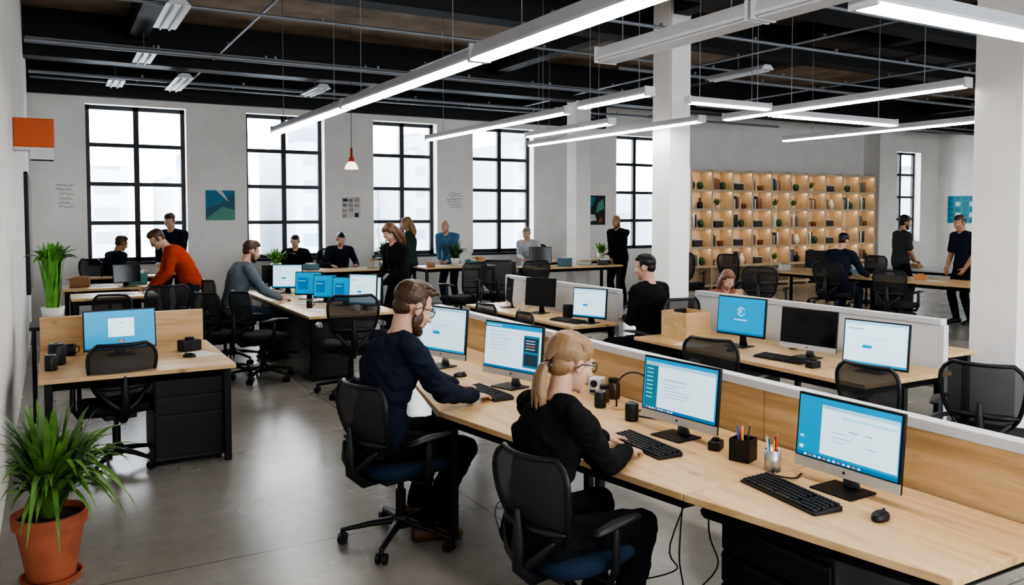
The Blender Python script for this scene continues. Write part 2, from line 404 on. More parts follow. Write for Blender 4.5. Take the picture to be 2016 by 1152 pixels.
    if hair=='long':
        t.limb([hp_(0,-.06,0),hp_(0,-.085,-.08),hp_(0,-.10,-.17),hp_(0,-.09,-.27)],[.065,.07,.062,.025],16)
        for s in(1,-1): t.limb([hp_(s*.07,-.01,.03),hp_(s*.082,0,-.06),hp_(s*.085,.0,-.16),hp_(s*.07,.01,-.23)],[.022,.026,.028,.01],10)
    if hair!='bald': place('hair',remesh(t,.0034 if hero else .010,1 if hero else 2,[hm],'hair',(0 if hair=='tail' else .001) if hero else .002,45 if hero else 30),po)
    if hair=='tail' :
        q=MB(); c=hp_(0,-.108,-.024); ax=HRm@Vector((1,0,0)); az=HRm@Vector((0,.55,.83)).normalized()
        q.tube([c+(ax*math.cos(k*.5236)+az*math.sin(k*.5236))*.022 for k in range(12)],.005,8,0,True); q.obj('hair_tie',BLK,po,smooth=True)
    if beard:
        t=MB(); E_=lambda c,r: t.ell(hp_(*c),[q*hs for q in r],HRm,20,12)
        E_((0,.033,-.080),(.048,.051,.037)); E_((0,.072,-.099),(.026,.023,.024))
        for s in(1,-1): E_((s*.054,.020,-.048),(.011,.028,.043))
        t.limb([hp_(-.028,.076,-.055),hp_(0,.093,-.046),hp_(.028,.076,-.055)],[.006,.008,.006])
        place('beard',remesh(t,.005 if hero else .01,2,[beard],'beard',.0015,60),po)
    for s in(1,-1):
        t=MB(); t.ell(hp_(s*.031,.074,.003),[.0135*hs]*3,HRm,14,10); t.ell(hp_(s*.031,.0815,.003),[.0062*hs,.0072*hs,.0062*hs],HRm,12,8,mi=1); t.obj('eye',[EYEW,EYED],po,smooth=True)
    if hero:
        for s in(1,-1):
            t=MB(); t.limb([hp_(s*.014,.093,.022),hp_(s*.032,.089,.028),hp_(s*.05,.076,.022)],[.0035*hs,.005*hs,.003*hs],8); t.obj('eyebrow',beard or hm,po,smooth=True)
        t=MB(); t.limb([hp_(-.019,.0845,-.058),hp_(0,.0945,-.056),hp_(.019,.0845,-.058)],[.0028*hs,.0048*hs,.0028*hs],8); t.limb([hp_(-.016,.083,-.066),hp_(0,.092,-.067),hp_(.016,.083,-.066)],[.0028*hs,.0052*hs,.0028*hs],8); t.obj('lips',M('lips',(.36,.13,.11),.45),po,smooth=True)
    if glasses:
        t=MB()
        for s in(1,-1):
            pts=[hp_(s*.033+.024*math.cos(k*math.pi/8)*(1.0),.098-.008*abs(math.cos(k*math.pi/8)),.002+.018*math.sin(k*math.pi/8)) for k in range(16)]
            t.tube(pts,.0026,6,0,True)
            t.tube([hp_(s*.057,.092,.008),hp_(s*.078,.05,.008),hp_(s*.088,-.005,.004),hp_(s*.084,-.025,-.015)],.0026,6)
        t.tube([hp_(-.009,.099,.006),hp_(0,.101,.009),hp_(.009,.099,.006)],.0026,6)
        t.obj('eyeglasses',BLK,po,smooth=True)
    return po
# heroes (seated at the long desk, typing)
person('bearded man in navy sweater and glasses typing, seated on office chair',(1.62,4.42,0),R(-86),1.14,seat=.49,lean=(.10,.26,.38),hands=((2.20,4.36,.80),(2.24,4.70,.80)),feet=((1.86,4.30,.0),(1.95,4.66,.0)),head=(.42,.0),hm=HB,top=NAVY,shoe=SHO,hero=True,beard=HBD,glasses=True,headS=1.10)
person('woman with blonde ponytail and glasses in black top typing on keyboard',(1.79,2.93,0),R(-88),1.06,seat=.44,lean=(.06,.20,.30),hands=((2.29,2.97,.80),(2.35,3.24,.80)),feet=((2.15,2.80,.0),(2.22,3.12,.0)),head=(.28,-.02),hair='tail',hm=HBL,top=BLKC,hero=True,glasses=True,female=True,headS=1.04)
# background people
person('person in dark shirt seated at workbench beside the window',(.80,14.5,0),R(-60),1.02,seat=.66,lean=(.15,.3,.4),hands=((1.2,14.3,.98),(1.25,14.55,.98)),head=(.35,0),skin=SKIN2,top=NAVY,hm=HB)
person('person in dark shirt standing and leaning beside the window',(1.86,15.1,0),R(150),1.12,lean=(.12,.2,.3),head=(.45,0),hands=((1.55,14.7,1.0),(1.85,14.65,1.0)),top=NAVY,hm=HB)
person('person in orange sweater bending forward over a desk',(1.64,11.7,0),R(92),1.06,lean=(.34,.60,.80),head=(.75,.2),hands=((1.14,11.85,.93),(1.16,11.58,.93)),top=ORG,bottom=JEAN,hm=HB,glasses=True)
person('person in grey shirt seated leaning toward shared desk',(2.02,10.85,0),R(-82),1.14,seat=.56,lean=(.15,.3,.4),hands=((2.60,10.75,.80),(2.62,11.05,.80)),head=(.35,0),top=GRY,bottom=JEAN,hm=HB,beard=HBD)
person('person with black hair in black shirt seated at workbench',(3.85,14.75,0),R(165),1.0,seat=.66,lean=(.15,.3,.4),hands=((3.6,14.35,.98),(3.95,14.3,.98)),head=(.4,0),top=BLKC)
person('person with black hair in navy shirt leaning on workbench',(4.65,14.8,0),R(175),1.04,seat=.68,lean=(.25,.4,.5),hands=((4.4,14.35,.98),(4.85,14.35,.98)),head=(.45,0),top=NAVY)
person('woman with long auburn hair in black top standing by monitors',(4.02,10.1,0),R(110),1.04,lean=(.08,.2,.3),head=(.7,0),hands=((3.80,10.4,1.0),(3.78,10.05,1.0)),hair='long',hm=HA,top=BLKC,female=True)
person('woman with long blonde hair in dark green sweater standing',(5.92,14.35,0),R(60),1.07,lean=(0,.05,.12),head=(.2,0),hands=((5.7,14.55,1.1),(5.65,14.4,1.1)),hair='long',hm=HBL,top=GRN,bottom=JEAN,female=True)
person('bald man in blue denim shirt bending over workbench',(6.98,14.8,0),R(130),1.06,lean=(.2,.35,.45),head=(.4,0),hands=((6.62,14.55,1.0),(6.72,14.35,1.0)),hair='bald',beard=HG,top=DEN,bottom=JEAN)
person('person in pale shirt seated behind laptop near window',(8.9,14.9,0),R(130),1.08,seat=.68,lean=(.15,.3,.4),hands=((8.55,14.6,.98),(8.7,14.45,.98)),head=(.4,0),hm=HG,top=PALE)
person('bald man in black shirt standing at the end of a table',(10.25,13.55,0),R(110),1.09,lean=(.04,.12,.2),head=(.35,0),hands=((10.0,13.48,.98),(10.02,13.75,.98)),hair='bald',beard=HB,top=BLKC,skin=SKIN2)
person('person with black hair in black jacket seated at shared desk',(5.22,6.36,0),R(10),1.08,seat=.52,lean=(.02,.08,.14),hands=((5.26,6.64,.84),(5.12,6.66,.84)),head=(.2,.40),top=BLKC)
person('person with reddish hair seated with head bowed',(6.52,6.75,0),R(160),.90,seat=.50,lean=(.12,.25,.4),hands=((6.42,6.45,.98),(6.54,6.43,.98)),head=(.6,0),hair='long',hm=HR,top=PINK,female=True)
person('person in navy shirt seated at long table writing',(11.72,9.35,0),R(-80),1.12,seat=.58,lean=(.12,.22,.32),hands=((12.25,9.15,.85),(12.25,9.5,.85)),head=(.4,0),top=NAVY,bottom=JEAN)
person('person with black hair and beard in charcoal t-shirt standing',(14.0,9.75,0),R(-115),1.08,lean=(0,.05,.12),head=(.15,0),hands=((14.16,9.56,1.02),(14.26,9.76,1.05)),hair='curly',beard=HK,top=DGY,sleeve='short',skin=SKIN2)
person('person in navy t-shirt standing behind long table',(13.75,8.35,0),R(75),1.09,lean=(.05,.12,.2),head=(.3,.1),hands=((13.62,8.58,.98),(13.60,8.25,.98)),top=NAVY,sleeve='short',hm=HB,skin=SKIN2)
# ------------------------------------------------------------ structure
X0,X1,Y0,Y1,ZC=-.3,24.8,-3.0,16.0,4.9
struct(MB().b2((X0-.2,Y0-.3,-.1),(X1+.2,Y1+.35,0)).obj('floor',floor_mat()))
struct(MB().b2((X0-.2,Y0-.3,ZC),(X1+.2,Y1+.35,ZC+.15)).obj('ceiling',CEIL))
struct(MB().b2((X0-.2,Y0-.2,0),(X0,Y1+.35,ZC)).obj('wall_left',PAINT))
struct(MB().b2((X1,Y0-.2,0),(X1+.2,Y1+.35,ZC)).obj('wall_right',PAINT))
ZS,ZT=1.05,3.83
GL=M('window_glass',(.8,.9,1),.05,alpha=.06)
def frame(i,a,b,y):
    w=MB(); t=.07
    w.b2((a,y,ZS),(a+t,y+.08,ZT));w.b2((b-t,y,ZS),(b,y+.08,ZT));w.b2((a,y,ZS),(b,y+.08,ZS+t));w.b2((a,y,ZT-t),(b,y+.08,ZT))
    m=(a+b)/2; w.b2((m-.045,y,ZS),(m+.045,y+.08,ZT))
    for k in range(1,4):
        z=ZS+(ZT-ZS)*k/4; w.b2((a,y-.005,z-.035),(b,y+.075,z+.035))
    w.b2((a,y+.035,ZS),(b,y+.04,ZT),1)
    struct(w.obj('window_%d'%i,[STEELF,GL]))
def portal(x,y,w_,back):
    l=bpy.data.lights.new('portal','AREA'); l.shape='RECTANGLE'; l.size=w_; l.size_y=ZT-ZS; l.cycles.is_portal=True
    lo=bpy.data.objects.new('window_portal',l); coll.objects.link(lo); lo.location=(x,y,(ZS+ZT)/2); lo.rotation_euler=(R(90 if back else -90),0,0)
WIN=[(.56,2.2),(3.27,4.78),(5.8,7.23),(8.09,9.65),(12.0,13.45),(22.5,23.9)]
w=MB(); px=X0
for a,b in WIN:
    w.b2((px,Y1,0),(a,Y1+.35,ZC)); w.b2((a,Y1,0),(b,Y1+.35,ZS)); w.b2((a,Y1,ZT),(b,Y1+.35,ZC)); px=b
w.b2((px,Y1,0),(X1,Y1+.35,ZC)); w.b2((21.15,15.45,0),(21.95,Y1,ZC))
struct(w.obj('wall_window',PAINT))
for i,(a,b) in enumerate(WIN):
    frame(i+1,a,b,Y1+.22)
    struct(MB().b2((a-.03,Y1-.03,ZS-.05),(b+.03,Y1+.22,ZS)).obj('trim_%d'%(i+1),STEELF if i<4 else PAINT))
    portal((a+b)/2,Y1+.4,b-a,False)
FILL_WIN=[(.6,3.2),(4.2,6.8),(7.8,10.4),(11.4,14.0),(15.2,17.8),(19.5,22.1)]  # unseen windows behind the camera, added for soft daylight fill
w=MB(); px=X0
for a,b in FILL_WIN:
    w.b2((px,Y0-.3,0),(a,Y0,ZC)); w.b2((a,Y0-.3,0),(b,Y0,ZS)); w.b2((a,Y0-.3,ZT),(b,Y0,ZC)); px=b
w.b2((px,Y0-.3,0),(X1,Y0,ZC)); struct(w.obj('wall_near',PAINT))
for i,(a,b) in enumerate(FILL_WIN): frame(i+7,a,b,Y0-.25); portal((a+b)/2,Y0-.36,b-a,True)  # frames and portals of the added fill windows
struct(MB().b2((X0,Y1-.12,3.95),(11.6,Y1,ZC)).obj('trim_7',BLACKC))
struct(MB().b2((11.6,Y1-.12,4.48),(X1,Y1,ZC)).obj('trim_8',BLACKC))
n=9
for y in (1.5,4.6,7.2,9.4,13.9,15.2):
    d=.5 if y!=13.9 else .7
    struct(MB().b2((X0,y-.17,ZC-d),(X1,y+.17,ZC)).obj('trim_%d'%n,BLACKC)); n+=1
for x in (1.2,7.38,11.6,16,20.5):
    struct(MB().b2((x-.13,Y0,ZC-.34),(x+.13,Y1,ZC)).obj('trim_%d'%n,BLACKC)); n+=1
for i,(x,y,s) in enumerate([(7.2,3.9,.42),(7.2,8.43,.36),(9.38,13.86,.36)]):
    o=MB().b2((-s/2,-s/2,0),(s/2,s/2,ZC)).obj('column',PAINTC,loc=(x+s/2,y+s/2,0),bevel=.01)
    tag(o,'square white painted structural column rising to the ceiling','column','structural columns')
def pipe(a,b,r,label='thin grey metal conduit running below the ceiling'):
    a=Vector(a);b=Vector(b); q=MB(); q.cyl((0,0,0),b-a,r,n=10)
    L=(b-a).length
    for k in range(1,int(L/1.6)): 
        p=(b-a)*(k*1.6/L); q.box(p+Vector((0,0,r)),(.03,.03,r*3))
    o=q.obj('ceiling_pipe',PIPE,loc=a,auto=True); tag(o,label,'pipe','ceiling conduits')
for y,z,r,xa,xb in [(9.9,4.25,.02,X0+.05,24),(12.3,4.15,.035,X0+.05,12),(12.9,4.3,.018,X0+.05,14),(14.6,4.1,.028,X0+.05,16),(15.5,4.15,.022,X0+.05,11),(7.9,4.2,.022,5,24),(6.2,4.2,.02,7,24),(10.6,4.25,.03,8,24),(13.2,4.2,.02,12,24)]:
    pipe((xa,y,z),(xb,y,z),r)
for x,z in [(2.3,4.35),(5.4,4.35),(9.2,4.3),(12.8,4.3)]:
    pipe((x,6,z),(x,15.8,z),.018)
for (x,y,l) in [(14.5,8.6,9.0)]:
    q=MB(); q.b2((-l/2,-.22,-.14),(l/2,.22,.14)); 
    for k in range(int(l/1.2)): q.b2((-l/2+k*1.2,-.235,-.155),(-l/2+k*1.2+.04,.235,.155))
    o=q.obj('ventilation_duct',BLACKC,loc=(x,y,4.66)); tag(o,'black rectangular ventilation duct under the ceiling','duct')
# ------------------------------------------------------------ lights
def linear(p0,p1,lit=True,w=.115,h=.07,label='long white linear pendant light, lit'):
    p0=Vector(p0);p1=Vector(p1); L=(p1-p0).length; d=p1-p0; rz=math.atan2(-d.x,d.y); c=(p0+p1)/2
    r=root('linear_pendant_light',c,rz,label,'ceiling light','linear pendant lights')
    q=MB(); prof=[(-w/2,0),(-w/2,.02),(-w*.32,h),(w*.32,h),(w/2,.02),(w/2,0)]
    vs=[(x,-L/2,z) for x,z in prof]+[(x,L/2,z) for x,z in prof]
    q.add(vs,[tuple(range(6)),tuple(range(11,5,-1))]+[(i,(i+1)%6,6+(i+1)%6,6+i) for i in range(6)])
    q.obj('housing',WHITEM,r)
    q=MB(); q.b2((-w*.40,-L/2+.03,-.018),(w*.40,L/2-.03,-.001)); q.obj('diffuser',DIFF if lit else DIFFO,r,bevel=.004)
    for s in(-1,1):
        q=MB(); q.b2((-w/2-.003,s*L/2-.012,-.02),(w/2+.003,s*L/2+.012,h+.003)); q.obj('end_cap',WHITEM,r,bevel=.003)
        q=MB(); q.cyl((0,s*L*.36,h),(0,s*L*.36,ZC-c.z),.004,n=6); q.obj('suspension_wire',PIPE,r)
Z=3.05
linear((2.8,1.0,Z),(2.8,5.42,Z),w=.17,h=.11)
linear((2.8,5.46,Z),(2.8,8.5,Z),w=.15,h=.09); linear((2.8,8.54,Z),(2.8,11.7,Z),w=.15,h=.09)
linear((3.75,1.6,Z+.03),(3.75,3.55,Z+.03),False,w=.19,h=.10,label='grey linear pendant light, switched off'); linear((3.75,3.6,Z+.03),(3.75,5.15,Z+.03),False,w=.19,h=.10,label='grey linear pendant light, switched off')
linear((3.9,2.97,Z),(6.6,2.97,Z),w=.18,h=.10)
linear((7.15,4.35,Z),(7.15,7.35,Z),w=.10); linear((10,5.2,Z),(10,9.0,Z)); linear((7.3,6.75,Z),(9.5,6.75,Z))
linear((5.0,6.15,Z),(5.0,7.3,Z)); linear((5.1,7.7,Z),(5.1,11.6,Z)); linear((5.7,6.4,Z),(6.85,6.4,Z),w=.09,h=.06); linear((7.0,7.6,Z),(7.0,11.7,Z))
linear((6.3,8.5,Z+.02),(6.3,10.6,Z+.02))
linear((1.2,-2.5,Z),(1.2,0.2,Z)); linear((2.8,-2.5,Z),(2.8,.8,Z)); linear((5.5,-2.5,Z),(5.5,1.2,Z)); linear((8.5,-2,Z),(8.5,2.2,Z))  # unseen fixtures behind the camera, added as front fill light
for x,y in [(13,6.9),(16,8.6),(19.5,10.6),(22.5,12.2)]: linear((x,y-4.5,Z+.3),(x,y,Z+.3),w=.18)  # extra fixtures out of view, added to brighten the right half
def ceilfix(x,y,z,l=.9,rz=0):
    r=root('ceiling_fluorescent_light',(x,y,z),rz,'short grey fluorescent fitting hanging below dark ceiling','ceiling light','fluorescent fittings')
    q=MB(); prof=[(-.13,0),(-.06,.07),(.06,.07),(.13,0)]
    q.add([(a,-l/2,b) for a,b in prof]+[(a,l/2,b) for a,b in prof],[(0,1,2,3),(7,6,5,4),(0,4,5,1),(1,5,6,2),(2,6,7,3),(3,7,4,0)]); q.obj('reflector',WHITEM,r)
    for s in(-.05,.05):
        q=MB(); q.cyl((s,-l/2+.03,-.015),(s,l/2-.03,-.015),.014,n=10); q.obj('tube',DIFFO,r,smooth=True)
    q=MB(); q.cyl((0,0,.07),(0,0,ZC-z),.006,n=6); q.obj('suspension_rod',PIPE,r)
for a in [(1.25,10.1,4.15,1.3),(1.25,13.2,4.2,.9),(1.0,15.3,4.1,.8),(1.85,14.2,4.0,1.5),(4.0,13.9,4.0,1.0),(9.3,9.3,4.05,1.2)]: ceilfix(*a)
r=root('ceiling_spotlight',(.95,8.9,4.2),0,'small cylindrical chrome spotlight hanging from ceiling','spotlight')
q=MB(); q.cyl((0,0,0),(0,0,.7),.01,n=8); q.obj('pole',PIPE,r); q=MB(); q.lathe([(.02,.12),(.05,.08),(.06,-.05),(.055,-.055),(.03,-.03)]); q.obj('lamp_shade',SILV,r,smooth=True)
r=root('pendant_lamp',(4.2,12.6,2.62),0,'small red and white pendant lamp on long cord','pendant lamp')
MB().cyl((0,0,.2),(0,0,ZC-2.62),.005,n=6).obj('cord',BLK,r)
MB().lathe([(.018,.34),(.02,.2),(.045,.17),(.05,.12),(.03,.12)]).obj('lamp_cap',M('red_enamel',(.5,.06,.03),.4),r,smooth=True)
MB().lathe([(.045,.125),(.09,.06),(.11,0),(.105,0),(.05,.1)]).obj('lamp_shade',M('warm_glass_shade',(.9,.75,.6),.3,emit=1.5),r,smooth=True)
# ------------------------------------------------------------ chairs
def make_chair(name,seatm,meshm,loc,rz,label):
    r=root(name,loc,rz,label,'chair','office chairs')
    q=MB()
    for k in range(5):
        a=R(90+72*k); d=Vector((math.cos(a),math.sin(a),0))
        q.limb([d*.02+Vector((0,0,.125)),d*.17+Vector((0,0,.108)),d*.315+Vector((0,0,.08))],[.034,.025,.017],10,flat=.7)
    q.lathe([(.05,.085),(.055,.10),(.05,.15),(.035,.165)]); q.obj('base',BLK,r,smooth=True)
    for k in range(5):
        a=R(90+72*k); d=Vector((math.cos(a),math.sin(a),0)); t=Vector((-d.y,d.x,0)); c=d*.318
        q=MB(); 
        for s in(-1,1): q.cyl(c+t*s*.009+Vector((0,0,.03)),c+t*s*.028+Vector((0,0,.03)),.029,n=16)
        q.cyl(c+Vector((0,0,.03)),c+Vector((0,0,.09)),.012,n=8); q.obj('caster',BLK,r,auto=True)
    q=MB(); q.cyl((0,0,.15),(0,0,.30),.029); q.cyl((0,0,.28),(0,0,.42),.017); q.obj('gas_cylinder',BLKM,r,auto=True)
    q=MB(); q.box((0,-.02,.405),(.22,.3,.045)); q.box((.13,.05,.405),(.09,.012,.012)); q.obj('tilt_mechanism',BLK,r,bevel=.01)
    q=MB(); rings=[]
    for z,k in [(.422,.80),(.43,.92),(.45,.99),(.475,1.0),(.492,.95),(.50,.82),(.503,.4)]:
        rings.append((z,k))
    vs=[];fs=[];N=36
    for z,k in rings:
        for i in range(N):
            t=2*math.pi*i/N; c,s=math.cos(t),math.sin(t); e=.55
            x=.25*k*math.copysign(abs(c)**e,c); y=.245*k*math.copysign(abs(s)**e,s)
            zz=z-(.02*max(0,(y-.15)/.1) if y>.15 else 0)+.012*abs(x/.25)**2
            vs.append((x,y,zz))
    for a in range(len(rings)-1):
        for i in range(N): fs.append((a*N+i,a*N+(i+1)%N,(a+1)*N+(i+1)%N,(a+1)*N+i))
    fs.append(tuple(range(N))[::-1]); fs.append(tuple(range((len(rings)-1)*N,len(rings)*N)))
    q.add(vs,fs); q.obj('seat',seatm,r,smooth=True)
    def B(s,t):
        wdt=(.165+.068*math.sin(math.pi*min(1,t*1.05)*.62))*(1-abs(2*t-1)**6*.28)
        return Vector((s*wdt,-.235-.07*t+.05*math.sin(t*3.0)*-.6+.055*s*s,.55+.405*t))
    br=MB()
    vs=[B(-1+2*i/14,j/18) for j in range(19) for i in range(15)]
    fs=[(j*15+i,j*15+i+1,(j+1)*15+i+1,(j+1)*15+i) for j in range(18) for i in range(14)]
    br.add(vs,fs); bk=br.obj('backrest',meshm,r,smooth=True)
    loop=[B(-1+2*i/10,0) for i in range(11)]+[B(1,j/12) for j in range(1,12)]+[B(1-2*i/10,1) for i in range(11)]+[B(-1,1-j/12) for j in range(1,12)]
    q=MB(); q.tube(loop,.013,8,0,True); q.obj('backrest_frame',BLK,bk,smooth=True)
    q=MB(); pts=[B(-.95+1.9*i/8,.22)+Vector((0,-.012,0)) for i in range(9)]; q.limb(pts,[.012]+[.022]*7+[.012],8,flat=.9); q.obj('lumbar_support',BLK,bk,smooth=True)
    q=MB(); q.limb([(0,-.1,.40),(0,-.24,.40),(0,-.315,.47),(0,-.32,.58),(0,-.325,.72)],[.03,.034,.034,.030,.014],10)
    for s in(-1,1): q.limb([(0,-.30,.46),(s*.09,-.30,.53),(s*.15,-.262,.60)],[.024,.02,.013],8)
    q.obj('back_support',BLK,r,smooth=True)
    for s in(-1,1):
        q=MB(); q.limb([(s*.1,-.02,.40),(s*.26,-.02,.41),(s*.295,-.03,.47),(s*.295,-.03,.64)],[.018,.02,.02,.018],10)
        q.limb([(s*.292,-.14,.655),(s*.295,-.02,.67),(s*.28,.12,.665)],[.026,.036,.026],12,flat=.42); q.obj('armrest',BLK,r,smooth=True)
    return r
CH=make_chair('office_chair',BLUEF,MESHD,(1.74,4.38,0),R(-76),'black mesh office chair with blue seat, occupied by bearded man'); CH.scale=(1.05,1.05,1.0)
clone(CH,(1.94,2.90,0),R(-78),'black office chair with blue seat under woman in black',.96)
def ch2(x,y,a,label,s=1.0): return clone(CH2,(x,y,0),R(a),label,s)
CH2=make_chair('office_chair',BLACKF,MESHM,(.40,6.78,0),R(8),'black mesh-back office chair pulled up to corner desk')
for x,y,a,l,s in [(4.55,4.62,-75,'black mesh office chair behind the partition',1.01),(4.70,3.30,-92,'black mesh office chair behind the partition',1.0),(5.25,3.0,-70,'black mesh-back office chair standing beside the column',1.02),
  (4.25,7.6,-90,'black office chair at shared desk',1),(4.25,6.75,-100,'black office chair at shared desk',1),(5.24,6.28,10,'black office chair occupied by person in black jacket',1.14),(6.52,6.8,160,'black office chair occupied by reddish-haired person',1),
  (2.10,9.5,-75,'black mesh office chair drawn back from desk',1.08),(2.74,8.30,-12,'black mesh office chair at desk end',1.12),(2.0,10.83,-82,'black office chair occupied by person in grey shirt',1.12),(1.15,10.7,10,'black high-back office chair before workbench',1.1),(.48,10.3,150,'black mesh office chair',1.0),(1.75,9.9,-60,'black mesh office chair in the aisle',1.05),
  (5.7,11.7,20,'black office chair near standing desk',1.2),(6.5,11.9,-30,'black office chair near standing desk',1.2),(7.3,12.3,0,'black office chair near table',1.15),(11.7,9.35,-80,'black office chair occupied by person in navy shirt',1.14),(11.4,11.3,-90,'black office chair at long table',1.2),(11.3,7.9,-80,'black office chair at long table',1.1),(9.6,9.0,-60,'black office chair in the open aisle',1.15),(14.3,10.7,90,'black office chair behind long table',1.1),(10.3,11.6,-60,'black office chair near bookcase',1.25),(14.2,11.6,90,'black office chair behind long table',1.15),(.8,14.5,-60,'black chair occupied beside window',1.25),(3.85,14.8,165,'black chair occupied at workbench',1.25),(4.65,14.85,175,'black chair occupied at workbench',1.3),(8.9,14.95,130,'black chair occupied near window',1.3)]:
    ch2(x,y,a,l,s)
# ------------------------------------------------------------ tables
def table(poly,z,label,woodm,legm=BLKM,skip=(),th=.032,name='desk',cat='desk'):
    cx=sum(p[0] for p in poly)/len(poly); cy=sum(p[1] for p in poly)/len(poly)
    r=root(name,(cx,cy,0),0,label,cat,'wooden desks')
    P=[(p[0]-cx,p[1]-cy) for p in poly]
    MB().prism(P,z-th,z).obj('tabletop',woodm,r,bevel=.004)
    ins=[]
    for i,p in enumerate(P):
        ins.append((p[0]-math.copysign(.06,p[0]),p[1]-math.copysign(.06,p[1])))
    for i,p in enumerate(ins):
        if i in skip: continue
        MB().b2((p[0]-.025,p[1]-.025,0),(p[0]+.025,p[1]+.025,z-th)).obj('leg',legm,r,bevel=.004)
    q=MB()
    for i in range(len(ins)):
        a=Vector((*ins[i],z-th-.035));b=Vector((*ins[(i+1)%len(ins)],z-th-.035)); q.limb([a,b],[.025,.025],4,rnd=False)
    q.obj('rail',legm,r)
    return r
table([(2.45,1.50),(3.12,1.50),(3.12,2.52),(2.24,2.52)],.75,'pale pine desk holding monitor, keyboard and mouse',WOODY,skip=(3,))
table([(2.24,2.525),(3.12,2.525),(3.12,4.30),(1.95,4.30)],.75,'pale pine desk holding monitor and pen holders',WOODY,skip=(0,))
table([(1.95,4.305),(3.12,4.305),(3.12,6.9),(2.55,6.9)],.75,'pale pine desk holding two monitors',WOODY)
table([(-.1,6.45),(1.22,6.45),(1.22,7.85),(-.1,7.85)],.75,'pale pine corner desk with single monitor',WOODX)
table([(2.5,9.02),(3.6,9.02),(3.6,13.0),(2.5,13.0)],.75,'long pale pine shared desk with row of monitors',WOODY)
table([(4.75,3.55),(5.72,3.55),(5.72,6.05),(4.75,6.05)],.75,'pale pine desk with three monitors against partition',WOODY)
table([(4.6,6.9),(5.22,6.9),(5.22,9.3),(4.6,9.3)],.75,'pale pine desk with dark monitors against partition',WOODY)
table([(5.84,4.0),(6.8,4.0),(6.8,5.9),(5.84,5.9)],.75,'pale pine desk behind white partition',WOODY)
table([(.12,12.75),(1.3,12.75),(1.3,13.6),(.12,13.6)],.86,'pale workbench near window',WOODX)
table([(.2,11.3),(1.2,11.3),(1.2,12.05),(.2,12.05)],.86,'pale desk beneath the bending person',WOODX)
table([(.2,14.0),(1.5,14.0),(1.5,14.25),(.2,14.25)],.93,'narrow pale workbench near window',WOODX)
table([(3.2,13.75),(5.4,13.75),(5.4,14.4),(3.2,14.4)],.93,'raised pine workbench along windows',WOODX)
table([(5.9,13.6),(7.4,13.6),(7.4,14.3),(5.9,14.3)],.93,'raised pine workbench along windows',WOODX)
table([(7.8,12.9),(9.85,12.9),(9.85,13.6),(7.8,13.6)],.9,'raised pine table near column',WOODX)
table([(12.2,7.2),(13.25,7.2),(13.25,11.7),(12.2,11.7)],.80,'long pine table near bookcase',WOODY)
table([(15.0,8.6),(16.2,8.6),(16.2,12),(15.0,12)],.80,'white table behind long pine table',WHITEP)
table([(8.7,14.2),(10.8,14.2),(10.8,14.65),(8.7,14.65)],.93,'raised workbench near window',WOODX)
def partition(x,y0,y1,ztop,label,front=WOODY,back=WHITEP,zb=.60,t=.05):
    r=root('desk_partition',(x,(y0+y1)/2,0),0,label,'partition','desk partitions'); h=(y1-y0)/2
    q=MB(); n_=max(1,round((y1-y0)/2.0))
    for k in range(n_): a=-h+2*h*k/n_; q.b2((-t/2,a+.003,zb),(0,a+2*h/n_-.003,ztop-.045))
    q.obj('front_panel',front,r)
    MB().b2((0,-h,zb),(t/2,h,ztop-.045)).obj('back_panel',back,r)
    MB().b2((-t/2-.012,-h,ztop-.045),(t/2+.012,h,ztop)).obj('top_rail',WHITEM,r,bevel=.004)
    for s in(-1,1): MB().b2((-t/2-.004,s*h-.02,0),(t/2+.004,s*h+.02,ztop-.045)).obj('post',WHITEM,r,bevel=.003)
partition(3.165,.9,7.0,1.05,'long pine desk partition with pale grey top rail')
partition(5.77,3.65,6.3,1.12,'white desk partition behind three monitors',WHITEP,WHITEP)
partition(5.27,6.95,9.4,1.10,'white desk partition behind dark monitors',WHITEP,WHITEP)
r=root('desk_partition',(.56,7.90,0),0,'short pine back panel on corner desk','partition','desk partitions')
MB().b2((-.66,-.02,.55),(.64,.02,1.03)).obj('panel',WOODX,r,bevel=.004)
def cabinet(x,y,rz,w=.46,d=.55,h=.68,label='black metal drawer cabinet under desk'):
    r=root('drawer_cabinet',(x,y,0),rz,label,'cabinet','drawer cabinets')
    MB().b2((-w/2,-d/2+.015,.035),(w/2,d/2,h)).obj('body',BLK,r,bevel=.006)
    z=h-.02
    for hh in (.13,.13,.33):
        dr=MB().b2((-w/2+.01,-d/2-.003,z-hh),(w/2-.01,-d/2+.016,z-.008)).obj('drawer',BLKM,r,bevel=.004)
        MB().b2((-w/2+.02,-d/2-.014,z-.026),(w/2-.02,-d/2-.001,z-.012)).obj('handle',BLK,dr); z-=hh+.006
    for a in(-1,1):
        for b in(-1,1): MB().cyl((a*(w/2-.05),b*(d/2-.06),0),(a*(w/2-.05),b*(d/2-.06),.04),.022).obj('foot',BLK,r)
cabinet(.90,6.85,0,.52,.6,.69)
cabinet(2.66,2.20,R(-90),.56,.5,.66); cabinet(2.78,9.32,R(-90),.5,.5,.69); cabinet(2.78,11.3,R(-90),.5,.5,.69); cabinet(5.05,5.0,R(-90),.45,.5,.66); cabinet(12.7,9.0,R(-90))
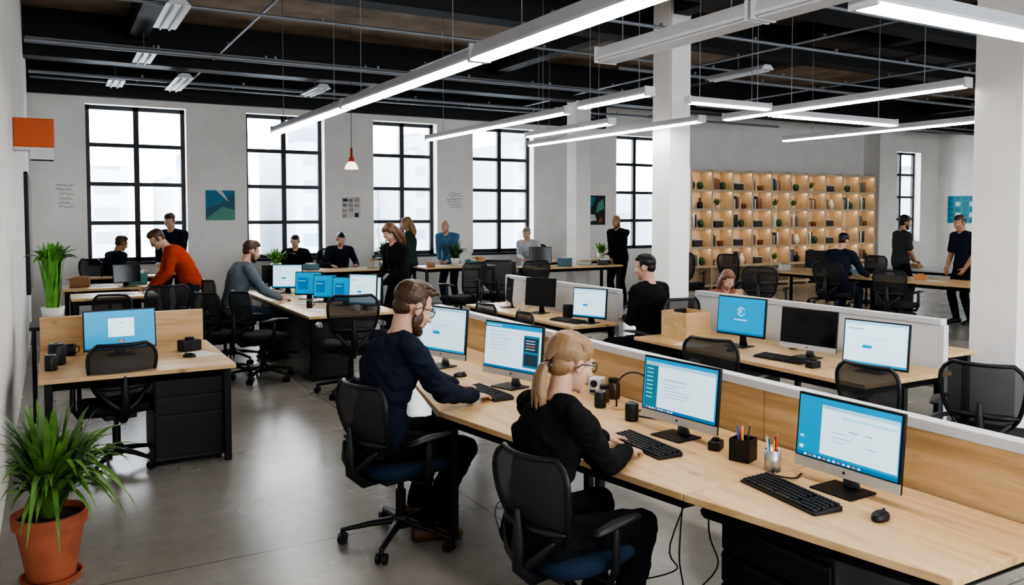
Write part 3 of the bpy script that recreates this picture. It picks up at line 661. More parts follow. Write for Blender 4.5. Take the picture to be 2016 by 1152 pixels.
# ------------------------------------------------------------ monitors
def monitor(x,y,z,rz,w=.5,h=.31,kind='chin',content='browser',label='',tilt=-5,gap=.075):
    r=root('computer_monitor',(x,y,z),rz,label,'monitor','computer monitors')
    q=MB(); q.b2((-.10,-.085,0),(.10,.085,.008)); 
    q.obj('stand_base',BLKM if kind!='silver' else SILV,r,bevel=.003)
    q=MB(); q.loft([(Vector((0,.06,.006)),Vector((.045,0,0)),Vector((0,.014,0))),(Vector((0,.055,.05)),Vector((.035,0,0)),Vector((0,.010,0))),(Vector((0,.045,gap+h*.35)),Vector((.032,0,0)),Vector((0,.010,0)))],16)
    q.obj('stand_neck',SILV if kind=='chin' else BLK,r,smooth=True)
    T=Matrix.Rotation(R(tilt),3,'X'); ch=.045 if kind=='chin' else .012
    off=Vector((0,.01,gap))
    def tr(v): return T@Vector(v)+off
    q=MB(); q.b2((-w/2,-.004,0),(w/2,.014,h)); 
    q.v=[tuple(tr(v)) for v in q.v]; q.obj('housing',BLK,r,bevel=.003)
    q=MB(); q.loft([(Vector((0,.013,h*.5)),Vector((w*.46,0,0)),Vector((0,0,h*.46))),(Vector((0,.028,h*.5)),Vector((w*.3,0,0)),Vector((0,0,h*.32))),(Vector((0,.034,h*.5)),Vector((w*.1,0,0)),Vector((0,0,h*.1)))],24)
    q.v=[tuple(tr(v)) for v in q.v]; q.obj('back_cover',SILV if kind=='chin' else BLK,r,smooth=True)
    if kind=='chin':
        q=MB(); q.b2((-w/2,-.0065,0),(w/2,.0,ch-.002)); q.v=[tuple(tr(v)) for v in q.v]; c=q.obj('chin',CHIN,r,bevel=.001)
        q=MB(); q.cyl((0,-.0065,ch/2),(0,-.0085,ch/2),.006); q.v=[tuple(tr(v)) for v in q.v]; q.obj('emblem',BLK,c)
    bz=.010; sx0,sx1=-w/2+bz,w/2-bz; sz0,sz1=ch+.004,h-bz
    mats=[CY,WH,LG,TX,DK,TL,CY2,OFF,RD]; q=MB(); lay=[0]
    def rect(a,b,c,d,mi):
        lay[0]+=1; y=-.0068-.00012*lay[0]
        p=[(sx0+(sx1-sx0)*a,sz0+(sz1-sz0)*b),(sx0+(sx1-sx0)*c,sz0+(sz1-sz0)*b),(sx0+(sx1-sx0)*c,sz0+(sz1-sz0)*d),(sx0+(sx1-sx0)*a,sz0+(sz1-sz0)*d)]
        q.add([tr((u,y,v)) for u,v in p],[(0,1,2,3)],mi)
    def textrows(a,c,b,d,n_,mi=3):
        for k in range(n_):
            yy=d-(d-b)*k/n_; L_=(c-a)*random.uniform(.35,.95); rect(a,yy-.012,a+L_,yy,mi)
    if content=='browser':
        rect(0,0,1,1,0); rect(.02,.06,.98,.93,1); rect(.02,.86,.98,.93,2); rect(.03,.885,.25,.905,3); rect(.02,.06,.20,.86,5); 
        for k in range(8): rect(.04,.78-k*.08,.13,.80-k*.08,2)
        rect(.3,.62,.6,.64,3); textrows(.3,.75,.25,.55,5); rect(0,0,1,.05,6)
        for k in range(9): rect(.05+k*.045,.01,.08+k*.045,.04,8 if k%3==0 else 1)
    elif content=='desk':
        rect(0,0,1,1,0); rect(.24,.10,.99,.90,1); rect(.24,.84,.99,.90,2); rect(.26,.86,.40,.875,3); rect(.45,.74,.98,.765,2)
        rect(.52,.55,.62,.57,3); rect(.68,.55,.75,.57,3); textrows(.36,.6,.28,.5,3); rect(.7,.36,.8,.375,3); rect(0,0,1,.06,6)
        for k in range(12): rect(.08+k*.05,.012,.11+k*.05,.045,[1,8,2][k%3])
        rect(.03,.12,.07,.17,1); rect(.03,.3,.07,.34,2)
    elif content=='side':
        rect(0,0,1,1,1); rect(0,.9,1,1,0); rect(.02,.93,.3,.96,2); textrows(.08,.6,.35,.82,6); rect(.70,.1,.97,.8,5); rect(.72,.45,.95,.75,4); rect(.72,.15,.95,.4,4)
        for k in range(4): rect(.74,.5+k*.06,.9,.52+k*.06,8 if k==1 else 2)
        rect(0,0,1,.05,6)
    elif content=='doc':
        rect(0,0,1,1,2); rect(.01,.05,.99,.93,1); rect(.06,.8,.3,.83,3); rect(.3,.6,.7,.62,2); textrows(.3,.72,.35,.55,3,2); rect(.3,.38,.45,.45,0); rect(0,0,1,.05,0)
    elif content=='center':
        rect(0,0,1,1,0); rect(.33,.30,.70,.80,1); rect(.5,.66,.54,.69,3); rect(.46,.12,.56,.24,5); rect(.48,.15,.54,.21,8); rect(0,0,1,.035,6)
    elif content=='blue':
        rect(0,0,1,1,0); rect(.1,.2,.5,.75,6); rect(.0,.0,1,.05,6); rect(.13,.6,.4,.63,2)
    elif content=='logo':
        rect(0,0,1,1,0); rect(0,0,1,.05,6)
        cx,cz=.5,.62; ar=(sx1-sx0)/(sz1-sz0); N=28; lay[0]+=1; y=-.0068-.00012*lay[0]
        for (r0,r1,a0_,a1_,mi) in [(.066,.082,.3,3.0,1),(.066,.082,3.4,6.1,1),(.034,.048,1.2,4.4,1),(.0,.018,0,6.28,1)]:
            vs=[];fs=[]
            for k in range(N+1):
                t=a0_+(a1_-a0_)*k/N; e=.6+.4*math.sin(math.pi*k/N)
                for rr in(r1-(r1-r0)*e,r1): vs.append(tr((sx0+(sx1-sx0)*(cx+rr*math.cos(t)),y,sz0+(sz1-sz0)*(cz+rr*ar*math.sin(t)))))
            for k in range(N): fs.append((2*k,2*k+1,2*k+3,2*k+2))
            q.add(vs,fs,mi)
        for k in range(9): rect(.36+k*.032,.38,.385+k*.032,.405+(.012 if k%3==0 else 0),1)
    else: rect(0,0,1,1,7)
    q.obj('screen',mats,r)
    return r
DZ=.75
monitor(2.84,2.22,DZ,R(-88),.50,.32,'chin','desk','silver desktop monitor showing light document window on cyan desktop',gap=.052)
monitor(2.79,3.20,DZ,R(-84),.52,.33,'chin','browser','silver desktop monitor showing browser page',gap=.06)
monitor(2.64,4.68,DZ,R(-74),.54,.36,'chin','side','silver desktop monitor showing page with dark sidebar',gap=.065)
monitor(2.54,5.58,DZ,R(-72),.52,.38,'chin','doc','silver desktop monitor showing white page',gap=.07)
monitor(.48,7.35,DZ,R(4),.545,.33,'black','center','black monitor showing white square on cyan desktop',gap=.04)
monitor(5.20,5.15,DZ,R(-82),.50,.34,'black','logo','monitor showing white round emblem on cyan screen',gap=.09)
monitor(5.25,4.47,DZ,R(-82),.50,.33,'chin','off','silver desktop monitor with black screen',gap=.06)
monitor(5.20,3.82,DZ,R(-82),.50,.34,'black','doc','monitor showing white document page',gap=.03)
monitor(4.93,7.05,DZ,R(-68),.42,.32,'black','doc','monitor showing white page with cyan bars',gap=.05)
monitor(4.93,8.05,DZ,R(-66),.42,.33,'black','off','black monitor switched off',gap=.08)
monitor(4.90,8.75,DZ,R(-110),.40,.30,'black','off','small black monitor turned aside, switched off',gap=.07)
monitor(3.25,9.40,DZ,R(-48),.38,.38,'black','doc','monitor showing white page beside monitor row',gap=.05)
monitor(3.20,9.95,DZ,R(-42),.33,.31,'black','blue','monitor with cyan screen in monitor row',gap=.05)
monitor(3.10,10.45,DZ,R(-42),.33,.31,'black','blue','monitor with cyan screen in monitor row',gap=.05)
monitor(3.02,10.95,DZ,R(-38),.38,.32,'black','blue','monitor with cyan screen in monitor row',gap=.05)
monitor(2.98,11.9,DZ,R(-25),.43,.35,'black','doc','monitor showing white page at end of monitor row',gap=.07)
monitor(3.45,9.75,DZ,R(-50),.36,.32,'black','doc','monitor turned sideways showing white page',gap=.05)
monitor(.95,12.95,.86,R(20),.40,.27,'black','off','black monitor on workbench',gap=.05)
monitor(8.15,13.25,.9,R(-20),.44,.33,'black','off','black monitor on raised table',gap=.05)
monitor(12.75,10.6,.80,R(-60),.50,.34,'black','off','black monitor on long table',gap=.07)
monitor(3.0,12.6,DZ,R(-20),.45,.32,'black','off','black monitor on shared desk',gap=.05)
KEY=M('key_black',(.02,.02,.022),.5)
def make_keyboard(loc,rz,label):
    r=root('keyboard',loc,rz,label,'keyboard','keyboards')
    q=MB(); q.add([(-.22,-.07,0),(.22,-.07,0),(.22,.07,0),(-.22,.07,0),(-.22,-.07,.010),(.22,-.07,.010),(.22,.07,.022),(-.22,.07,.022)],[(0,3,2,1),(4,5,6,7),(0,1,5,4),(1,2,6,5),(2,3,7,6),(3,0,4,7)])
    q.obj('keyboard_body',BLK,r,bevel=.003)
    q=MB()
    for j in range(6):
        y=-.056+j*.0225; z=.012+.002*j
        x=-.208
        while x<.205:
            w_=.0165
            if j==0 and -.13<x<-.02: w_=.10
            elif x<-.2: w_=.0165+.004*(j%3)
            if not (.083<x<.092): q.box((x+w_/2,y,z+.004),(w_,.0185,.009),taper=.86)
            x+=w_+.0032
    q.obj('keycaps',KEY,r)
    return r
KB=make_keyboard((2.60,2.29,DZ),R(-97),'black full-size keyboard in front of monitor')
clone(KB,(2.53,3.14,DZ),R(-93),'black keyboard under the typing hands of woman'); clone(KB,(2.40,4.56,DZ),R(-88),'black keyboard under the hands of bearded man')
clone(KB,(5.0,4.5,DZ),R(-85),'black keyboard on shared desk'); clone(KB,(4.80,7.25,DZ),R(-80),'black keyboard on shared desk')
def mouse(loc,rz,label):
    r=root('computer_mouse',loc,rz,label,'mouse','mice')
    q=MB(); N=20; rings=[]
    for t,k in [(0,.96),(.25,1),(.6,.92),(.85,.65),(1,.15)]:
        rings.append((Vector((0,-.004*t,.002+.032*t)),Vector((.03*k,0,0)),Vector((0,.052*k,0))))
    q.loft(rings,N); q.obj('mouse_body',BLK,r,smooth=True); MB().cyl((-.003,.028,.028),(.003,.028,.028),.008).obj('scroll_wheel',KEY,r)
mouse((2.70,1.94,DZ),R(-75),'black computer mouse beside keyboard'); mouse((.95,6.95,DZ),R(60),'black computer mouse on corner desk'); mouse((4.95,5.0,DZ),R(-60),'black mouse on shared desk'); mouse((2.50,5.15,DZ),R(-90),'black mouse near monitor')
PENC=[(.6,.05,.03),(.02,.1,.4),(.02,.3,.1),(.75,.4,.05),(.03,.03,.03),(.6,.6,.6)]
def pencup(x,y,kind,label,n_=7):
    r=root('pen_holder',(x,y,DZ),R(20),label,'pen holder')
    q=MB()
    if kind=='square':
        s=.048;h=.105;t=.004
        for a in(-1,1): q.b2((a*s,-s,0),(a*(s-t),s,h)); q.b2((-s,a*s,0),(s,a*(s-t),h))
        q.b2((-s,-s,0),(s,s,.004)); q.obj('holder_body',BLK,r)
    else: q.lathe([(.0,.0),(.036,.0),(.037,.095),(.034,.095),(.033,.006),(0,.006)]); q.obj('holder_body',SILV,r,smooth=True)
    for k in range(n_):
        a=random.uniform(0,6.28); rr=.022; l=random.uniform(.13,.17); b=Vector((rr*math.cos(a)*.5,rr*math.sin(a)*.5,.008)); t_=Vector((1.35*rr*math.cos(a),1.35*rr*math.sin(a),l))
        p=root('pen',Vector((x,y,DZ)),R(20),'pen standing in a desk pen holder','pen','pens in holders')
        c=PENC[k%6]; q=MB(); q.cyl(b,t_,.0042,n=8); d=(t_-b).normalized(); q.obj('pen_barrel',M('pen_%d'%(k%6),c,.4),p,smooth=True)
        MB().limb([t_,t_+d*.012],[.0042,.001],8,rnd=False).obj('pen_tip',CARD,p)
pencup(2.80,2.74,'square','square black pen holder on pine desk'); pencup(2.80,2.56,'round','round steel cup holding pens')
BRN=M('dark_brown_wire',(.05,.028,.018),.4)
def gadget(x,y,z,kind,label,rz=0,s=1):
    if kind=='box':
        r=root('desk_gadget',(x,y,z),rz,label,'gadget'); MB().b2((-.04*s,-.03*s,0),(.04*s,.03*s,.045*s)).obj('gadget_body',BLK,r,bevel=.008); MB().cyl((0,0,.044*s),(0,0,.056*s),.018*s).obj('knob',BLKM,r,smooth=False)
    if kind=='can':
        r=root('speaker',(x,y,z),rz,label,'speaker'); MB().lathe([(0,0),(.034*s,0),(.036*s,.01*s),(.036*s,.085*s),(.03*s,.095*s),(0,.095*s)]).obj('speaker_body',BLK,r,smooth=True); MB().tube([Vector((.026*s*math.cos(k*.5236),.026*s*math.sin(k*.5236),.096*s)) for k in range(12)],.003,6,0,True).obj('speaker_ring',SILV,r)
    if kind=='mug':
        r=root('mug',(x,y,z),rz,label,'mug'); MB().lathe([(0,0),(.035,0),(.038,.09),(.034,.09),(.032,.008),(0,.008)]).obj('mug_body',CER if 'white' in label else BLK,r,smooth=True); MB().tube([(.036,0,.075),(.06,0,.07),(.062,0,.035),(.036,0,.02)],.005,8).obj('handle',CER if 'white' in label else BLK,r,smooth=True)
    if kind=='phones':
        r=root('headphones',(x,y,z),rz,label,'headphones')
        MB().tube([Vector((.085*math.cos(t),0,.09+.10*math.sin(t))) for t in [i*math.pi/14 for i in range(15)]],.008,8).obj('headband',BLK,r,smooth=True)
        for s_ in(-1,1): MB().limb([(s_*.07,0,.045),(s_*.095,0,.045)],[.040,.036],16).obj('ear_cup',BLK,r,smooth=True)
    if kind=='loop':
        r=root('wire_stand',(x,y,z),rz,label,'stand')
        MB().tube([Vector((-.10,0,.006)),Vector((-.10,0,.10))]+[Vector((-.10*math.cos(t),0,.12+.10*math.sin(t))) for t in [i*math.pi/14 for i in range(15)]]+[Vector((.10,0,.006))],.0055,8).obj('wire_loop',BRN,r,smooth=True)
        MB().b2((-.12,-.04,0),(.12,.04,.012)).obj('stand_base',WOODX,r,bevel=.003)
    if kind=='jar':
        r=root('jar',(x,y,z),rz,label,'jar'); m_=CER if 'white' in label else M('brown_glass',(.08,.04,.02),.2)
        MB().lathe([(0,0),(.032*s,0),(.034*s,.01*s),(.034*s,.075*s),(.026*s,.085*s),(0,.085*s)]).obj('jar_body',m_,r,smooth=True); MB().lathe([(0,.082*s),(.028*s,.082*s),(.028*s,.105*s),(0,.105*s)]).obj('lid',BLK,r,auto=True)
    if kind=='cam':
        r=root('desk_device',(x,y,z),rz,label,'device'); MB().b2((-.045,-.045,0),(.045,.045,.11)).obj('device_body',WHITEP,r,bevel=.01); MB().cyl((0,-.045,.075),(0,-.055,.075),.022).obj('lens',BLK,r,auto=True); MB().b2((-.03,-.047,.015),(.03,-.0445,.035)).obj('display',BLK,r)
gadget(2.81,2.93,DZ,'box','small black desk gadget beside pen holder',R(30)); gadget(2.80,3.58,DZ,'can','short black cylindrical speaker on desk',0,1.05); gadget(2.83,3.92,DZ,'can','small black speaker on desk',0,1); gadget(2.97,3.78,DZ,'loop','thin brown wire loop stand on wooden base',R(-40)); gadget(3.02,4.22,DZ,'cam','white boxy desk device with dark lens',R(-60),1)
gadget(2.93,4.02,DZ,'jar','small brown glass jar with black lid',0,1.0); gadget(2.93,3.60,DZ,'jar','small white jar with black lid',0,.9); gadget(3.04,4.07,DZ,'jar','small brown glass jar with black lid',0,1.2)
gadget(1.0,7.3,DZ,'box','black desk phone-like device on corner desk',R(20),2.0); gadget(.02,7.1,DZ,'can','tall dark canister on corner desk',0,1.7); gadget(-.02,6.85,DZ,'can','dark canister near wall',0,1.2); gadget(.12,7.5,DZ,'mug','black mug on corner desk')
gadget(4.95,8.4,DZ,'mug','white mug on desk'); gadget(5.0,7.55,DZ,'can','black speaker beside monitor',0,1.6); gadget(5.50,4.15,DZ,'phones','black headphones on desk by partition',R(-80)); gadget(5.50,4.82,DZ,'can','small black speaker by partition'); gadget(4.95,4.15,DZ,'box','small black device on desk',0,1.2); gadget(3.1,9.15,DZ,'mug','white mug near monitors'); gadget(2.75,9.9,DZ,'mug','black mug on shared desk')
r=root('wooden_crate',(5.15,5.78,DZ),R(5),'open light wooden crate on desk','crate')
for n_,a,b in [('side_panel',(-.16,-.16,0),(-.148,.16,.25)),('side_panel',(.148,-.16,0),(.16,.16,.25)),('end_panel',(-.148,-.16,0),(.148,-.148,.25)),('end_panel',(-.148,.148,0),(.148,.16,.25)),('bottom',(-.148,-.148,0),(.148,.148,.012))]: MB().b2(a,b).obj(n_,WOODX,r)
PAPER=M('paper',(.72,.71,.68),.8)
def paper(x,y,z,rz,w=.21,d=.28,label='loose sheet of white paper on desk'):
    o=MB().b2((-w/2,-d/2,0),(w/2,d/2,.003)).obj('paper_sheet',PAPER,loc=(x,y,z+.0005),rz=R(rz)); tag(o,label,'paper','papers')
for a in [(2.62,4.14,DZ,20),(2.75,9.6,DZ,10),(2.8,10.4,DZ,40),(2.75,11.35,DZ,-15),(2.9,12.3,DZ,5),(4.9,5.4,DZ,15),(12.6,9.2,.8,10),(12.5,9.8,.8,60),(12.7,8.2,.8,-20),(.6,13.1,.86,30),(.8,11.65,.86,12),(3.7,14.05,.93,0),(4.7,14.05,.93,20),(6.4,13.9,.93,10),(6.9,14,.93,50),(8.8,13.2,.9,10),(6.2,4.8,DZ,12),(2.8,6.2,DZ,5),(1.05,7.05,DZ,25)]: paper(*a)
CL=[(.6,.25,.08),(.1,.2,.25),(.5,.5,.48),(.05,.05,.06),(.35,.2,.1),(.1,.3,.3)]
for k,(x,y,z) in enumerate([(3.45,14.1,.93),(3.95,14.1,.93),(5.1,14.0,.93),(5.22,14.2,.93),(6.1,13.8,.93),(7.0,13.9,.93),(7.22,14.05,.93),(8.6,13.1,.9),(9.2,13.3,.9),(9.5,13.1,.9),(.35,13.2,.86),(1.1,13.35,.86),(12.9,8.6,.8),(12.9,9.9,.8),(12.5,11.2,.8),(15.5,9.5,.8),(15.4,10.4,.8),(2.75,12.7,DZ),(3.3,12.2,DZ),(6.3,5.3,DZ)]):
    c=CL[k%6]; r=root('storage_box',(x,y,z),R(17*k),'small open desk box among work clutter','box','desk boxes')
    w_,d_,h_=.10+.02*(k%3),.08,.07+.03*(k%4)
    q=MB(); m_=M('clutter_%d'%(k%6),c,.6); q.b2((-w_,-d_,0),(w_,-d_+.008,h_));q.b2((-w_,d_-.008,0),(w_,d_,h_));q.b2((-w_,-d_,0),(-w_+.008,d_,h_));q.b2((w_-.008,-d_,0),(w_,d_,h_));q.b2((-w_,-d_,0),(w_,d_,.01)); q.obj('box_body',m_,r)
    MB().b2((-w_*.7,-d_*.6,.01),(w_*.5,d_*.6,h_+.02)).obj('box_contents',PAPER if k%2 else CARD,r,bevel=.004)
for k,pts in enumerate([[(2.75,2.9,.70),(2.6,2.75,.45),(2.75,2.85,.2),(2.6,2.95,.01),(2.3,2.8,.01)],[(2.8,3.0,.70),(2.5,2.9,.35),(2.7,3.1,.1),(2.4,3.3,.01)],[(2.8,4.0,.70),(2.55,3.9,.3),(2.6,4.1,.02),(2.3,4.0,.01)],[(2.9,4.4,.7),(2.6,4.3,.4),(2.75,4.5,.15),(2.5,4.6,.01),(2.3,4.2,.01)],[(2.86,2.45,.757),(2.78,2.42,.757),(2.74,2.5,.757),(2.83,2.56,.757)],[(3.0,3.72,.757),(2.88,3.66,.757),(2.92,3.52,.757),(3.04,3.45,.757)],[(2.45,2.75,.70),(2.38,2.7,.4),(2.46,2.78,.15),(2.3,2.9,.01),(2.1,2.75,.01)]]):
    P=[Vector(p) for p in pts]; out=[]
    for i in range(len(P)-1):
        for j in range(6):
            t=j/6;a=P[max(i-1,0)];b=P[i];c=P[i+1];d=P[min(i+2,len(P)-1)]
            out.append(.5*((2*b)+(c-a)*t+(2*a-5*b+4*c-d)*t*t+(3*b-a-3*c+d)*t**3))
    o=MB().tube([p-P[0] for p in out+[P[-1]]],.004,6).obj('cable',BLK,loc=P[0],smooth=True); tag(o,'thin black cable trailing from desk','cable','cables')
# ------------------------------------------------------------ plants
def blades(n_,L,w,spread,droop,seed,z0,xmin=None):
    rd=random.Random(seed); q=MB()
    for i in range(n_):
        a=rd.uniform(0,6.283); l=L*rd.uniform(.6,1.1); sp_=spread*rd.uniform(.15,1.1); dr=droop*rd.uniform(.5,1.2); b=Vector((.05*math.cos(a)*rd.random(),.05*math.sin(a)*rd.random(),z0)); d=Vector((math.cos(a),math.sin(a),0)); t_=Vector((-d.y,d.x,0)); ww=w*rd.uniform(.7,1.2); vs=[];fs=[]
        if xmin is not None and d.x*l*sp_<xmin: sp_=abs(xmin/(d.x*l))
        for k in range(10):
            t=k/9; p=b+d*(l*sp_*t**1.4)+Vector((0,0,l*(t-dr*t*t*t*sp_))); wd=ww*(math.sin(math.pi*min(1,.18+.82*t))**.6 if t<1 else .02)*(1-.2*t)
            vs+= [p-t_*wd/2,p-Vector((0,0,wd*.15)),p+t_*wd/2]
        for k in range(9): fs+=[(3*k,3*k+1,3*k+4,3*k+3),(3*k+1,3*k+2,3*k+5,3*k+4)]
        q.add(vs,fs)
    return q
r=root('potted_plant',(-.035,4.80,0),0,'large grassy green plant in terracotta pot and saucer','potted plant'); r.scale=(.90,.90,.98)
MB().lathe([(0,.025),(.125,.025),(.178,.30),(.195,.305),(.2,.365),(.182,.368),(.175,.33),(.13,.30),(0,.30)],n=36).obj('pot',TERRA,r,auto=True)
MB().lathe([(0,0),(.15,0),(.165,.035),(.155,.035),(.14,.012),(0,.012)],n=36).obj('saucer',TERRA,r,auto=True)
MB().lathe([(0,.29),(.172,.31),(.172,.335),(0,.345)],n=24).obj('soil',SOIL,r)
blades(230,.68,.050,.76,1.10,3,.33,-.20).obj('leaves',LEAF,r,smooth=True)
r=root('plant_stand',(.02,8.25,0),0,'dark plant stand beside wall','plant stand')
MB().b2((-.2,-.2,.9),(.2,.2,.93)).obj('stand_top',BLK,r)
for a in(-1,1):
    for b in(-1,1): MB().b2((a*.17-.015,b*.17-.015,0),(a*.17+.015,b*.17+.015,.9)).obj('leg',BLK,r)
r=root('potted_plant',(.0,8.25,.93),0,'tall bright green leafy plant in white pot','potted plant')
MB().lathe([(0,0),(.07,0),(.095,.15),(.085,.15),(0,.13)],n=28).obj('pot',CER,r,smooth=True)
q=blades(60,.60,.042,.18,.2,5,.1); q2=blades(60,.24,.075,.8,.8,8,.5,-.2); q.add(q2.v,q2.f); q.obj('leaves',LEAF2,r,smooth=True)
def bush(x,y,z,h,label,seed,m=LEAF2,pot=CER,sc_=1):
    r=root('potted_plant',(x,y,z),0,label,'potted plant'); MB().lathe([(0,0),(.07*sc_,0),(.09*sc_,.13*sc_),(.08*sc_,.13*sc_),(0,.11*sc_)],n=20).obj('pot',pot,r,smooth=True)
    blades(45,h,.05*sc_,.8,.7,seed,.1*sc_).obj('leaves',m,r,smooth=True)
bush(3.35,14.1,.93,.36,'leafy green plant in white pot on workbench',11); bush(5.25,13.9,.93,.44,'bushy dark green plant on workbench',12,LEAFD); bush(6.75,14.1,.93,.42,'leafy green plant on workbench',13,LEAFD); bush(10.4,14.4,.93,.3,'small green plant near window',14)
# ------------------------------------------------------------ bookcase
bx0,bx1,by0,by1,bt=13.95,21.0,15.5,15.93,3.03
NCOL,NROW=10,6; cw=(bx1-bx0)/NCOL; rh=(bt-.12)/NROW
r=root('bookcase',(bx0,by0,0),0,'wide open pine bookcase with warm lit compartments','bookcase')
MB().b2((0,by1-by0-.015,.05),(bx1-bx0,by1-by0,bt)).obj('back_panel',SHELFW,r)
for k in range(NROW+1):
    q=MB(); q.b2((0,0.012,.09+rh*k-.012),(bx1-bx0,by1-by0-.015,.09+rh*k+.018)); q.b2((0,0,.09+rh*k-.040),(bx1-bx0,.012,.09+rh*k+.018)); q.obj('shelf',SHELFW,r)
    if k>1: MB().b2((.05,.016,.09+rh*k-.026),(bx1-bx0-.05,.036,.09+rh*k-.014)).obj('light_strip',WARM,r)
for k in range(NCOL+1): MB().b2((k*cw-.032,-.008,.0),(k*cw+.032,by1-by0-.015,bt+.01)).obj('divider' if 0<k<NCOL else 'side_panel',SHELFW,r)
rd=random.Random(4)
BC=[(.65,.62,.55),(.12,.2,.12),(.3,.15,.08),(.05,.06,.08),(.5,.35,.2),(.25,.12,.08),(.1,.2,.3),(.7,.68,.64)]
def book(c,w_,h_):
    r=root('book',(0,0,-50),0,'upright book on bookcase shelf','book','books in the bookcase'); m_=M('book_cover_%d'%c,BC[c],.6)
    q=MB(); q.b2((-w_/2,-.08,0),(-w_/2+.003,.08,h_)); q.b2((w_/2-.003,-.08,0),(w_/2,.08,h_)); q.b2((-w_/2,-.083,0),(w_/2,-.078,h_)); q.obj('cover',m_,r); MB().b2((-w_/2+.003,-.078,.004),(w_/2-.003,.076,h_-.004)).obj('pages',PAPER,r); return r
def vase(m,prof,name,label,cat):
    r=root(name,(0,0,-50),0,label,cat,'ornaments in the bookcase'); MB().lathe(prof,n=16).obj(name+'_body',m,r,smooth=True); return r
BK=[book(i,.042+.010*(i%3),.25+.026*(i%4)) for i in range(8)]
s_=1.35
pf=lambda L:[(a*s_,b*s_) for a,b in L]
VS=[vase(CER,pf([(0,0),(.04,0),(.07,.07),(.05,.14),(.025,.17),(.03,.2),(.02,.2)]),'vase','white ceramic vase on bookcase shelf','vase'),vase(BLK,pf([(0,0),(.05,0),(.055,.1),(.02,.14),(.018,.2),(.012,.2)]),'bottle','dark bottle on bookcase shelf','bottle'),vase(M('brown_clay',(.20,.09,.05),.7),pf([(0,0),(.05,0),(.065,.09),(.05,.1),(.05,.085)]),'clay_bowl','small clay pot on bookcase shelf','pot'),vase(M('green_glaze',(.03,.10,.05),.3),pf([(0,0),(.03,0),(.06,.06),(.055,.12),(.03,.15),(.02,.15)]),'vase','green glazed vase on bookcase shelf','vase')]
r=root('small_plant',(0,0,-50),0,'small trailing green plant on bookcase shelf','potted plant','plants in the bookcase'); MB().lathe([(0,0),(.04,0),(.055,.09),(.045,.09),(0,.08)],n=14).obj('pot',CER,r,smooth=True); blades(30,.24,.05,.7,.9,9,.08).obj('leaves',LEAF,r,smooth=True); PLN=r
r=root('storage_box',(0,0,-50),0,'lidded storage box on bookcase shelf','box','boxes in the bookcase'); MB().b2((-.14,-.09,0),(.14,.09,.16)).obj('box_body',M('dark_box',(.06,.06,.06),.6),r,bevel=.004); MB().b2((-.145,-.095,.16),(.145,.095,.19)).obj('lid',M('clutter_2',(.5,.5,.48),.6),r,bevel=.004); BXP=r
first=set()
def put(p,loc,rz):
    if p.name not in first: first.add(p.name); p.location=loc; p.rotation_euler=(0,0,rz); return
    clone(p,loc,rz)
for row in range(1,NROW):
    for c in range(NCOL):
        x=bx0+c*cw+.05; xe=bx0+(c+1)*cw-.05; z=.09+rh*row+.019; y=by0+.2; typ=rd.random()
        if typ<.50:
            x+=rd.uniform(0,.10)
            for k in range(rd.randint(2,6)):
                b=rd.choice(BK); put(b,(x+.035,y,z),0); x+=.066
            if xe-x>.22: put(rd.choice(VS),((x+xe)/2+.02,y,z),0)
        elif typ<.68:
            put(rd.choice(VS),(x+.14,y,z),0); put(rd.choice(VS),(x+.42,y,z),0)
        elif typ<.82: put(PLN,((x+xe)/2,y,z),rd.uniform(0,6))
        elif typ<.94: put(BXP,((x+xe)/2,y,z),0)
for p in BK+VS+[PLN,BXP]:
    if p.name not in first: p.location=(bx0+.3,by0+.16,.09+.02)
# ------------------------------------------------------------ wall decor
def poster(x,y,z,w_,h_,rz,shapes,label,bg):
    r=root('poster',(x,y,z),rz,label,'poster'); MB().b2((-w_/2,-.012,-h_/2),(w_/2,0,h_/2)).obj('poster_sheet',bg,r)
    q=MB(); ms=[]
    for i,(pts,m_) in enumerate(shapes):
        ms.append(m_); q.add([(a*w_/2,-.0125-.0006*i,b*h_/2) for a,b in pts],[tuple(range(len(pts)))],i)
    q.obj('artwork',ms,r)
PT=M('poster_teal',(.01,.12,.18),.5);PD=M('poster_dark',(.01,.015,.02),.5);PG=M('poster_green',(.10,.32,.25),.5);PW=M('poster_white',(.6,.62,.6),.5);PB=M('poster_blue',(.02,.2,.32),.5);PR=M('poster_red',(.4,.08,.06),.5);PTN=M('poster_tan',(.42,.36,.30),.5);PGY=M('poster_grey',(.22,.22,.22),.5)
poster(2.78,Y1-.002,2.07,.52,.56,0,[([(-1,-.2),(0,.1),(1,.9),(1,1),(-1,1)],PB),([(-1,-.9),(.1,-.1),(1,-.3),(1,-1),(-.9,-1)],PG),([(-.3,1),(.6,.2),(.1,1)],PW)],'teal abstract poster on white wall',PT)
sq=[]; rd=random.Random(9)
for i in range(3):
    for j in range(4):
        a=-.95+.66*i+rd.uniform(-.05,.05); b=-.95+.5*j+rd.uniform(-.05,.05); w2=rd.uniform(.40,.56); h2=rd.uniform(.25,.42)
        sq.append(([(a,b),(a+w2,b),(a+w2,b+h2),(a,b+h2)],[PTN,PGY,PW,PTN,PD][(i*2+j*3)%5]))
poster(5.32,Y1-.002,2.04,.38,.43,0,sq,'collage of small pale prints pinned on wall',PW)
poster(11.35,Y1-.002,2.0,.62,.70,0,[([(-.9,.1),(-.2,.3),(.1,.9),(-.8,.9)],PB),([(.1,-.2),(.9,.1),(.8,.8),(.3,.5)],PG),([(-.7,-.8),(.2,-.7),(0,-.3),(-.6,-.3)],PW),([(.3,-.9),(.8,-.8),(.6,-.4)],PR)],'dark poster with scattered coloured shapes',PD)
sq=[]
